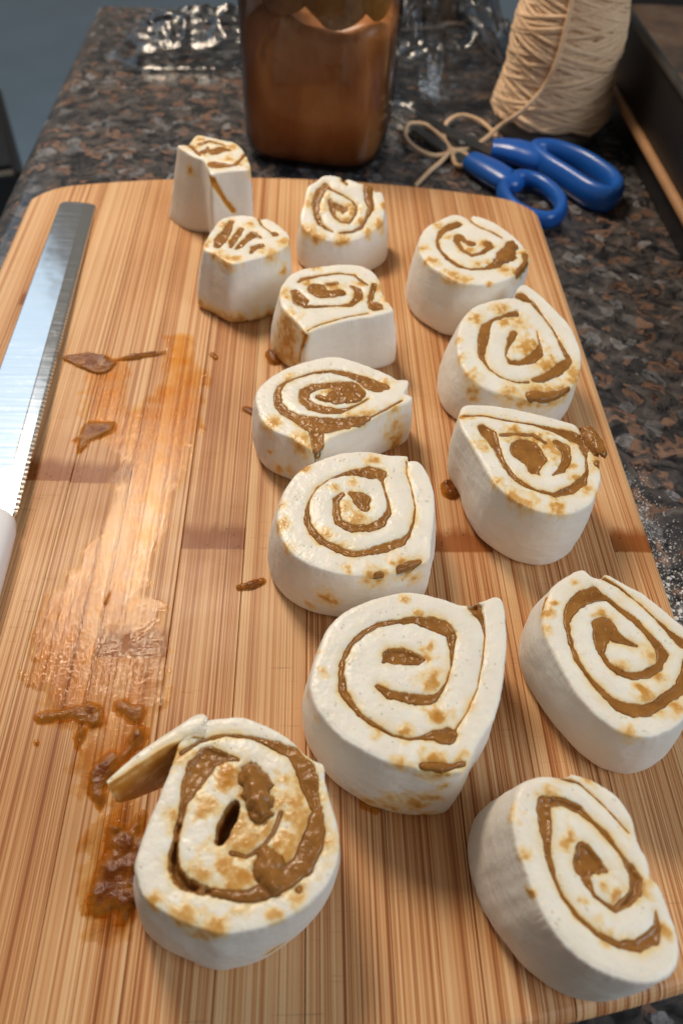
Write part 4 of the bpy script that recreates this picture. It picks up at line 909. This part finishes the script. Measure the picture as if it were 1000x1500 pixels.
# ------------------------------------------------------------ bread knife
def build_knife():
    root = empty('bread_knife', (-0.113, 0.037, 0.0))
    tag(root, 'serrated bread knife with square tip and white handle lying on the board', 'knife')
    ox, oy = -113.0, 37.0
    V, F = [], []
    rows = 560
    L = 246.0
    ncol = 8
    for i in range(rows + 1):
        s = L * i / rows                      # from heel to tip
        cxm = -113.0 - 11.0 * s / L
        half_l = 14.0 - 3.6 * s / L           # spine side
        half_r = 12.6 - 2.2 * s / L           # serrated side
        e = L - s
        if e < 4.0:                           # rounded corners of the square tip
            k = 1 - math.sqrt(max(0, 1 - ((4.0 - e) / 4.0) ** 2))
            half_l -= 3.2 * k; half_r -= 4.0 * k
        ph = (s / 2.75) % 1.0
        ser = 0.75 * (abs(2 * ph - 1) ** 1.6) * (1 if 5 < s < L - 5 else 0)
        if s < 5:
            ser = 1.8 * (1 - s / 5)
        zc = 8.6 - 7.4 * s / L
        y = oy + s
        bev = half_r - 6.8
        row = [(-half_l, 0.85), (-half_l + 0.4, 1.0), (bev, 0.95), (bev + 0.5, 0.85), (half_r - 1.7, 0.45), (half_r - ser, 0.1), (half_r - ser, -0.75), (-half_l, -0.8)]
        for (x, z) in row:
            V.append(((cxm + x - ox) * MM, (y - oy) * MM, (zc + z) * MM))
    for i in range(rows):
        for j in range(ncol):
            a = i * ncol + j; b = i * ncol + (j + 1) % ncol
            F.append((a, b, b + ncol, a + ncol))
    F.append(tuple(range(ncol - 1, -1, -1)))
    F.append(tuple(rows * ncol + j for j in range(ncol)))
    o = mesh_obj('blade', V, F, M_STEEL, root, smooth=True)
    o.data.set_sharp_from_angle(angle=math.radians(4))
    # handle
    V, F = [], []
    secs = [(3, 8.5, 5.5), (1, 10.5, 6.6), (-4, 11.2, 7.2), (-25, 11.0, 7.4), (-60, 10.2, 7.2), (-95, 11.2, 7.4), (-118, 11.5, 7.4), (-123, 8.5, 5.5)]
    n = 20
    for (s, hw, hh) in secs:
        cxm = -111.5 - 11.0 * s / L
        for k in range(n):
            a = 2 * math.pi * k / n
            c, q = math.cos(a), math.sin(a)
            V.append(((cxm + hw * math.copysign(abs(c) ** 0.7, c) - ox) * MM, s * MM, (7.5 + hh * math.copysign(abs(q) ** 0.7, q)) * MM))
    for i in range(len(secs) - 1):
        for k in range(n):
            F.append((i * n + k, i * n + (k + 1) % n, (i + 1) * n + (k + 1) % n, (i + 1) * n + k))
    F.append(tuple(range(n))); F.append(tuple((len(secs) - 1) * n + k for k in range(n - 1, -1, -1)))
    mesh_obj('handle', V, F, mat_plain('white_plastic', (0.78, 0.78, 0.80), 0.35, var=0.03), root)
build_knife()

# ------------------------------------------------------------ jar of filling
def build_jar():
    root = empty('glass_jar', (0.021, 0.4065, COUNTER_Z))
    root.rotation_euler.z = math.radians(-12)
    tag(root, 'square-sided glass canning jar full of brown filling behind the board', 'jar')
    def sq(p):
        def f(a, z):
            c, s = abs(math.cos(a)), abs(math.sin(a))
            return (c ** p + s ** p) ** (-1.0 / p)
        return f
    def shape(a, z):
        k = min(1.0, max(0.0, (0.150 - z) / 0.02))
        base = sq(4.2)(a, z) * 0.955
        return 1 + (base - 1) * k
    R = 0.0505
    prof = [(0.036, 0.0005), (0.041, 0.0), (0.0455, 0.0022), (0.049, 0.007), (R, 0.014), (R + 0.0006, 0.04), (R + 0.0008, 0.08), (R + 0.0008, 0.125), (0.050, 0.138), (0.046, 0.150), (0.041, 0.158), (0.0385, 0.164), (0.0385, 0.180), (0.0365, 0.181)]
    V, F = lathe(prof, 96, shape)
    F.pop()                                   # open mouth
    gm = mat_thin_glass('jar_glass', (0.95, 0.97, 0.96), 1.5, 0.03, 45, 0.25)
    glass = mesh_obj('glass', V, F, gm, root)
    # screw thread
    th = []
    for i in range(100):
        a = 2 * math.pi * i / 50
        th.append((0.0392 * math.cos(a), 0.0392 * math.sin(a), 0.167 + 0.009 * i / 100))
    v, f = tube(th, 0.0011, 6)
    mesh_obj('thread', v, f, gm, glass)
    # contents with an uneven top
    V, F = [], []
    segs, zs = 96, [0.004, 0.006, 0.011, 0.018, 0.03, 0.045, 0.06, 0.072, 0.082, 0.092]
    for i, z in enumerate(zs):
        r0 = {0: 0.042, 1: 0.0455, 2: 0.0478}.get(i, 0.0489)
        for k in range(segs):
            a = 2 * math.pi * k / segs
            r = r0 * shape(a, z)
            zz = z if i < 7 else z + (z - 0.06) * 0.55 * float(vnoise(math.cos(a) * 2.2 + 3, math.sin(a) * 2.2, None, 12))
            V.append((r * math.cos(a), r * math.sin(a), zz))
    for i in range(len(zs) - 1):
        for k in range(segs):
            F.append((i * segs + k, i * segs + (k + 1) % segs, (i + 1) * segs + (k + 1) % segs, (i + 1) * segs + k))
    F.append(tuple(range(segs - 1, -1, -1)))
    top = len(zs) - 1
    prev = top * segs
    for ring, rr in enumerate((0.8, 0.55, 0.3, 0.1)):
        for k in range(segs):
            a = 2 * math.pi * k / segs
            r = 0.0489 * rr * shape(a, 0.09)
            x, y = r * math.cos(a), r * math.sin(a)
            V.append((x, y, 0.088 + 0.005 * float(vnoise(x * 70, y * 70, None, 4))))
        cur = len(V) - segs
        for k in range(segs):
            F.append((prev + k, prev + (k + 1) % segs, cur + (k + 1) % segs, cur + k))
        prev = cur
    F.append(tuple(prev + k for k in range(segs)))
    k = NT('jar_filling')
    c = k.coord()
    n1 = k.noise(c, 26, 4); cs = k.coord((70, 70, 14)); n2 = k.noise(cs, 1, 3)
    v = k.math('ADD', k.math('MULTIPLY', n1, 0.6), k.math('MULTIPLY', n2, 0.5))
    col = k.ramp(v, [(0.36, (0.27, 0.085, 0.020)), (0.55, (0.40, 0.145, 0.036)), (0.75, (0.52, 0.24, 0.085))])
    p = k.principled(Base_Color=col, Roughness=0.4)
    p.inputs['Subsurface Weight'].default_value = 0.0
    p.inputs['Subsurface Radius'].default_value = (1, .4, .1)
    p.inputs['Subsurface Scale'].default_value = 0.004
    mesh_obj('contents', V, F, k.done(p), root)
    # smears of filling left on the inside of the glass above the contents
    for (a0, z0, w, h) in ((-1.25, 0.105, 0.018, 0.016), (-1.9, 0.112, 0.02, 0.018), (-0.75, 0.108, 0.014, 0.014), (-1.5, 0.125, 0.025, 0.01)):
        Vs, Fs = [], []
        nu, nv = 14, 10
        for i in range(nu + 1):
            for j in range(nv + 1):
                u, vv = i / nu * 2 - 1, j / nv * 2 - 1
                a = a0 + u * w / 0.05 * (1 - 0.3 * vv * vv) + 0.06 * float(vnoise(vv * 3, u, None, 5))
                z = z0 + vv * h * (1 - 0.35 * u * u)
                r = (0.0496 - 0.0004 * (u * u + vv * vv)) * shape(a, z) if z < 0.13 else 0.0470 * shape(a, z)
                Vs.append((r * math.cos(a), r * math.sin(a), z))
        for i in range(nu):
            for j in range(nv):
                q = i * (nv + 1) + j
                Fs.append((q, q + nv + 1, q + nv + 2, q + 1))
        mesh_obj('smear_on_glass', Vs, Fs, M_FILL, root)
build_jar()

# ------------------------------------------------------------ cone of twine
def build_twine():
    cx, cy = 0.1915, 0.4385
    root = empty('twine_cone', (cx, cy, COUNTER_Z))
    tag(root, 'cone of tan cotton twine with a loose bow at its foot', 'twine')
    k = NT('cotton_twine')
    c = k.coord()
    n = k.noise(c, 900, 3)
    n0 = k.noise(c, 60, 3)
    col = k.mix(k.ramp(k.math('ADD', k.math('MULTIPLY', n, 0.5), k.math('MULTIPLY', n0, 0.5)), [(0.35, 0), (0.65, 1)]), (0.62, 0.40, 0.23), (0.82, 0.59, 0.385))
    p = k.principled(Base_Color=col, Roughness=0.9)
    k.t.links.new(k.bump(n, 0.8, 0.0008), p.inputs['Normal'])
    m_tw = k.done(p)
    H = 0.165
    def rad(z):
        t = z / H
        b = 0.0418 - 0.0155 * t
        return b + 0.0012 * math.sin(t * 19) - 0.006 * max(0, 1 - t / 0.05) ** 2
    V, F = lathe([(0.036, 0.0), (0.0385, 0.002), (0.0385, 0.010), (0.037, 0.012), (rad(.02) - 0.003, 0.018)] + [(rad(H * t) - 0.003, H * t) for t in (0.2, 0.4, 0.6, 0.8, 0.97)] + [(0.018, H + 0.002), (0.017, H + 0.012)], 48)
    mesh_obj('card_core', V, F, mat_plain('grey_card', (0.20, 0.17, 0.14), 0.85), root)
    # crossed winding: one strand running up and down the cone
    path = []
    passes, turns = 84, 2.7
    rnd = random.Random(7)
    a = 0.0
    for pss in range(passes):
        tn = turns + rnd.uniform(-0.4, 0.4)
        steps = int(tn * 30)
        z_lo = 0.013 + rnd.uniform(0, 0.004); z_hi = H - rnd.uniform(0.001, 0.012)
        lay = rnd.uniform(-0.0008, 0.0010)
        for i in range(steps):
            t = i / steps
            z = z_lo + (z_hi - z_lo) * (t if pss % 2 == 0 else 1 - t)
            z += 0.0014 * math.sin(a * 1.3 + pss)
            r = rad(z) + lay + 0.0005 * math.sin(a * 2.7 + pss * 1.7)
            path.append((r * math.cos(a), r * math.sin(a), z))
            a += 2 * math.pi / 30
    v, f = tube(path, 0.0018, 6)
    mesh_obj('wound_strand', v, f, m_tw, root)
    # loose end: comes down the cone and is tied in a bow on the counter
    def cone_pt(px_x, z):
        """front point of the cone at lateral offset x (m) and height z above its foot"""
        r = rad(z) + 0.0032
        return (px_x, -math.sqrt(max(1e-8, r * r - px_x * px_x)), z)
    zc = 0.0021
    W = lambda q, z=zc: ((q[0]) * MM - cx, (q[1]) * MM - cy, z)
    strand = [cone_pt(-0.012, 0.13), cone_pt(-0.0125, 0.10), cone_pt(-0.013, 0.08), cone_pt(-0.0145, 0.06), cone_pt(-0.019, 0.042), (-0.031, -0.035, 0.026), W((150.0, 411), .013), W((139.0, 404), .006), W((126.8, 395.9), .0035), W((113.5, 387.5), .0045), W((104, 375.0), .0025), W((96.6, 364.7)), W((84.1, 343.3))]
    v, f = tube(spline(strand, 8), 0.0016, 8)
    loose = mesh_obj('loose_strand', v, f, m_tw, root)
    for pts in ([(113.5, 387.5), (100.9, 384.3), (88.3, 393.4), (82.3, 411.0), (87.5, 429.0), (100.2, 428.3), (109.8, 410.2), (114.7, 387.6)],
                [(113.5, 387.5), (111.0, 410.3), (114.7, 432.0), (126.6, 445.7), (140.1, 439.4), (149.4, 420.9), (148.0, 413.0)],
                [(113.5, 387.5), (115.2, 370.6), (122.4, 371.0), (124.3, 385.7), (116.0, 389.4)]):
        n = len(pts)
        q = [W(p_, zc + 0.0022 * math.sin(math.pi * i / (n - 1)) + (0.002 if i in (0, n - 1) else 0)) for i, p_ in enumerate(pts)]
        v, f = tube(spline(q, 8), 0.0016, 8)
        mesh_obj('bow_loop', v, f, m_tw, loose)
    v, f = lathe([(0.0012, -0.003), (0.0034, -0.0018), (0.004, 0.0), (0.0034, 0.0018), (0.0012, 0.003)], 14)
    mesh_obj('knot', [(p_[0] + W((113.8, 387.6))[0], p_[1] + W((113.8, 387.6))[1], p_[2] + 0.0045) for p_ in v], f, m_tw, loose)
build_twine()

# ------------------------------------------------------------ scissors
def build_scissors():
    root = empty('scissors', (0.150, 0.372, COUNTER_Z))
    tag(root, 'scissors with bright blue plastic handles lying beside the twine cone', 'scissors')
    blue = NT('blue_plastic')
    c = blue.coord()
    p = blue.principled(Base_Color=blue.mix(blue.noise(c, 300, 2), (0.010, 0.092, 0.40), (0.014, 0.115, 0.47)), Roughness=0.27)
    m_b = blue.done(p)
    ox, oy = 150.0, 372.0
    S = lambda q, z: ((q[0] - ox) * MM, (q[1] - oy) * MM, z)
    # long handle: closed loop with a deep oval section, running into a solid shank
    big = [(169.0, 379.0), (184.2, 380.2), (202.0, 366.6), (214.0, 345.5), (216.1, 330.6), (208.0, 319.5), (197.0, 325.4), (185.2, 343.8), (173.5, 362.2)]
    parts = []
    pth = spline([S(q, 0.0095) for q in big], 8, True)
    parts.append(tube(pth, [0.0052] * len(pth), 14, True, 1.75))
    sh = spline([S((141.5, 386.0), 0.0085), S((150.0, 383.5), 0.009), (0.0105, 0.0055, 0.0095), S((169.0, 371.4), 0.0095), S((175.0, 370.0), 0.0095)], 6)
    parts.append(tube(sh, [0.0085 + 0.0030 * min(1, i / 10) for i in range(len(sh))], 14, False, 0.7))
    v, f = merge(parts)
    mesh_obj('long_handle', v, f, m_b, root)
    ring = [(140.2, 328.5), (147.6, 344.0), (160.0, 347.0), (171.0, 336.6), (176.4, 318.2), (172.2, 302.0), (163.4, 295.3), (151.8, 299.5), (143.2, 311.3)]
    parts = []
    pth = spline([S(q, 0.0075) for q in ring], 8, True)
    parts.append(tube(pth, [0.0043] * len(pth), 14, True, 1.35))
    sh = spline([S((124.0, 370.0), 0.0075), S((131.0, 361.5), 0.0075), S((139.0, 351.0), 0.0075), S((146.5, 341.0), 0.0075), S((150.0, 345.0), 0.0075)], 6)
    parts.append(tube(sh, [0.0080 + 0.0026 * math.sin(math.pi * i / (len(sh) - 1)) for i in range(len(sh))], 14, False, 0.72))
    v, f = merge(parts)
    mesh_obj('round_handle', v, f, m_b, root)
    steel = mat_plain('scissor_steel', (0.20, 0.21, 0.22), 0.3, 1.0, var=0.1)
    def blade(p0, p1, w, z, flip):
        a, b = Vector(S(p0, z)), Vector(S(p1, z))
        t = (b - a).normalized(); s = Vector((-t.y, t.x, 0)) * flip
        V = []
        for (u, w0, w1) in ((0, -w * .5, w * .5), (0.2, -w * .5, w * .6), (0.6, -w * .5, w * .35), (1.0, -w * .5, -w * .35)):
            for zz in (0.0, 0.0013):
                V.append(a + (b - a) * u + s * w0 + Vector((0, 0, zz))); V.append(a + (b - a) * u + s * w1 + Vector((0, 0, zz)))
        F = []
        for i in range(3):
            o = i * 4
            F += [(o, o + 1, o + 5, o + 4), (o + 2, o + 6, o + 7, o + 3), (o, o + 4, o + 6, o + 2), (o + 1, o + 3, o + 7, o + 5)]
        F += [(0, 2, 3, 1), (12, 13, 15, 14)]
        return V, F
    v, f = blade((143, 384), (82, 452), 0.009, 0.0052, 1)
    top_blade = mesh_obj('blade', v, f, steel, root, smooth=False)
    v, f = blade((126, 367), (76, 447), 0.009, 0.0036, -1)
    mesh_obj('blade', v, f, steel, root, smooth=False)
    v, f = lathe([(0.003, 0.0), (0.0032, 0.0012), (0.0022, 0.002)], 16)
    q = S((122.0, 397.0), 0.0064)
    mesh_obj('pivot_screw', [(a + q[0], b + q[1], c_ + q[2]) for a, b, c_ in v], f, steel, top_blade)
build_scissors()

# ------------------------------------------------------------ black pan on the right
def build_pan():
    root = empty('baking_pan', (0.40, 0.42, COUNTER_Z))
    tag(root, 'black high-sided baking pan standing on the counter beside the twine', 'pan')
    dark = mat_plain('black_enamel', (0.012, 0.011, 0.011), 0.42, var=0.4, noise_scale=25)
    x0, x1, y0, y1 = -0.157, 0.20, -0.36, 0.20
    def ring(dd, z):
        r = 0.025
        out = []
        for (sx, sy) in ((-1, -1), (1, -1), (1, 1), (-1, 1)):
            xx = (x0 if sx < 0 else x1) + sx * dd - sx * r
            yy = (y0 if sy < 0 else y1) + sy * dd - sy * r
            a0 = {(-1, -1): 180, (1, -1): 270, (1, 1): 0, (-1, 1): 90}[(sx, sy)]
            for k in range(7):
                a = math.radians(a0 + 15 * k)
                out.append((xx + r * math.cos(a), yy + r * math.sin(a), z))
        return out
    def loft(rs, cap0=False, cap1=False):
        V, F = [], []
        n = len(rs[0])
        for r in rs:
            V += r
        for i in range(len(rs) - 1):
            for k in range(n):
                F.append((i * n + k, i * n + (k + 1) % n, (i + 1) * n + (k + 1) % n, (i + 1) * n + k))
        if cap0: F.append(tuple(range(n - 1, -1, -1)))
        if cap1: F.append(tuple((len(rs) - 1) * n + k for k in range(n)))
        return V, F
    v, f = loft([ring(-0.006, 0.0), ring(-0.002, 0.001), ring(0.0, 0.004), ring(0.002, 0.045), ring(0.003, 0.069), ring(-0.001, 0.069), ring(-0.003, 0.05), ring(-0.004, 0.030)], True, False)
    wall = mesh_obj('wall', v, f, dark, root, smooth=False)
    inner = NT('browned_metal')
    c = inner.coord()
    col = inner.ramp(inner.noise(c, 22, 4), [(0.35, (0.055, 0.045, 0.04)), (0.55, (0.16, 0.10, 0.065)), (0.7, (0.20, 0.17, 0.15))])
    p = inner.principled(Base_Color=col, Roughness=0.35, Metallic=0.3)
    v, f = loft([ring(-0.004, 0.030), ring(-0.006, 0.0295)], False, True)
    mesh_obj('inner_floor', v, f, inner.done(p), root, smooth=False)
    rimp = [(q[0], q[1], 0.070) for q in ring(0.003, 0.07)]
    v, f = tube(rimp, 0.0030, 10, True)
    mesh_obj('rim', v, f, mat_plain('worn_black_metal', (0.045, 0.043, 0.04), 0.38, 0.4, noise_scale=120, var=0.6), wall)
    # warm wooden trim rod fixed along the side facing the board
    wood = mat_plain('tan_wood', (0.40, 0.21, 0.095), 0.5, noise_scale=60, var=0.3)
    pts = [(x0 - 0.0030, y, 0.024) for y in np.linspace(y0 + 0.03, y1 - 0.03, 30)]
    v, f = tube(pts, 0.0034, 10)
    mesh_obj('trim_rod', v, f, wood, root)
build_pan()

# ------------------------------------------------------------ crumpled clear plastic
def plastic(name, label, loc, sx, sy, h, seed, rot, prof):
    n = 90
    u = np.linspace(-1, 1, n)
    X, Y = np.meshgrid(u, u)
    rid = 0
    for k, (s, a) in enumerate(((1.7, 1.0), (3.6, 0.6), (7.5, 0.3))):
        rid = rid + a * (1 - np.abs(vnoise(X * s * sx / 0.08 + seed, Y * s * sy / 0.08, None, seed + k)) * 1.6)
    rid = np.clip(rid / 1.9, 0, 1.2)
    env = prof(X, Y)
    Z = 0.0015 + h * env * (0.30 + 0.75 * rid)
    edge = np.clip(1 - np.maximum(np.abs(X), np.abs(Y)), 0, 1)
    Z = Z * sstep(0, 0.25, edge) + 0.0012
    jx = 1 + 0.16 * vnoise(Y * 3, X * 0.7, None, seed + 9); jy = 1 + 0.16 * vnoise(X * 3, Y * 0.7, None, seed + 10)
    V = np.stack([X * sx * jx, Y * sy * jy, Z], -1).reshape(-1, 3)
    ids = np.arange(n * n).reshape(n, n)
    Q = np.stack([ids[:-1, :-1].ravel(), ids[:-1, 1:].ravel(), ids[1:, 1:].ravel(), ids[1:, :-1].ravel()], -1)
    o = fast_mesh(name, V, Q, np.zeros((0, 3), int), M_PLASTIC, None, loc)
    o.rotation_euler.z = rot
    tag(o, label, 'plastic wrap')
    return o
M_PLASTIC = mat_thin_glass('clear_plastic', (0.88, 0.93, 0.97), 1.55, 0.16, 160, 0.5, 1.25)
plastic('plastic_wrap', 'crumpled sheet of clear plastic wrap on the granite left of the jar', (-0.075, 0.565, COUNTER_Z), 0.075, 0.045, 0.03, 3, 0.15, lambda X, Y: np.clip(1.1 - 0.8 * X * X - 0.7 * Y * Y, 0, 1))
plastic('plastic_bag', 'tall crumpled clear plastic bag between the jar and the twine cone', (0.118, 0.545, COUNTER_Z), 0.062, 0.085, 0.075, 8, 0.2, lambda X, Y: np.clip(1.15 - 0.6 * X * X - 0.9 * (Y - 0.1) ** 2, 0, 1))

# ------------------------------------------------------------ flour dusting on the counter, by the board edge
def flour():
    rnd = random.Random(11)
    V, F = [], []
    def flake(x, y, r):
        o = len(V)
        for k in range(6):
            a = k * math.pi / 3 + rnd.random()
            q = r * rnd.uniform(0.6, 1.2)
            V.append((x + q * math.cos(a), y + q * math.sin(a), COUNTER_Z + 0.00012))
        V.append((x, y, COUNTER_Z + 0.0003 + 0.4 * r))
        for k in range(6):
            F.append((o + k, o + (k + 1) % 6, o + 6))
    for i in range(2600):
        t = rnd.random()
        y = 0.075 - 0.135 * t + rnd.gauss(0, 0.012)
        x = 0.1565 + abs(rnd.gauss(0, 0.013)) * (0.6 + 0.8 * t)
        if x < 0.157: continue
        flake(x, y, rnd.choice((0.00018, 0.0002, 0.00028, 0.0004)) * rnd.uniform(0.7, 1.3))
    for i in range(60):
        flake(0.160 + abs(rnd.gauss(0, 0.006)), rnd.uniform(-0.03, 0.03), rnd.uniform(0.0006, 0.0012))
    o = mesh_obj('flour_dust', V, F, mat_plain('flour', (0.80, 0.79, 0.77), 0.9, var=0.03), smooth=False)
    tag(o, 'white flour dusted on the granite along the board edge', 'flour', kind='stuff')
flour()

# ------------------------------------------------------------ black appliance on the floor beyond the counter edge
def appliance():
    root = empty('floor_appliance', (-0.605, 0.98, -0.92))
    root.rotation_euler.z = math.radians(20)
    tag(root, 'black box-shaped appliance standing on the floor beside the counter', 'appliance')
    bm = bmesh.new()
    bmesh.ops.create_cube(bm, size=1.0)
    bmesh.ops.scale(bm, vec=(0.36, 0.30, 0.60), verts=bm.verts)
    bmesh.ops.translate(bm, vec=(0, 0, 0.32), verts=bm.verts)
    bmesh.ops.bevel(bm, geom=list(bm.edges), offset=0.012, segments=3, affect='EDGES')
    me = bpy.data.meshes.new('housing'); bm.to_mesh(me); bm.free()
    me.materials.append(mat_plain('black_plastic', (0.010, 0.010, 0.012), 0.4, var=0.2))
    o = bpy.data.objects.new('housing', me); COL.objects.link(o); o.parent = root
    for sx in (-1, 1):
        for sy in (-1, 1):
            v, f = lathe([(0.02, 0.0), (0.022, 0.01), (0.022, 0.022)], 12)
            mesh_obj('foot', [(a + sx * 0.14, b + sy * 0.11, c) for a, b, c in v], f, M_STEEL, root)
appliance()

# ------------------------------------------------------------ cycles
scene.render.engine = 'CYCLES'
scene.cycles.transparent_max_bounces = 16
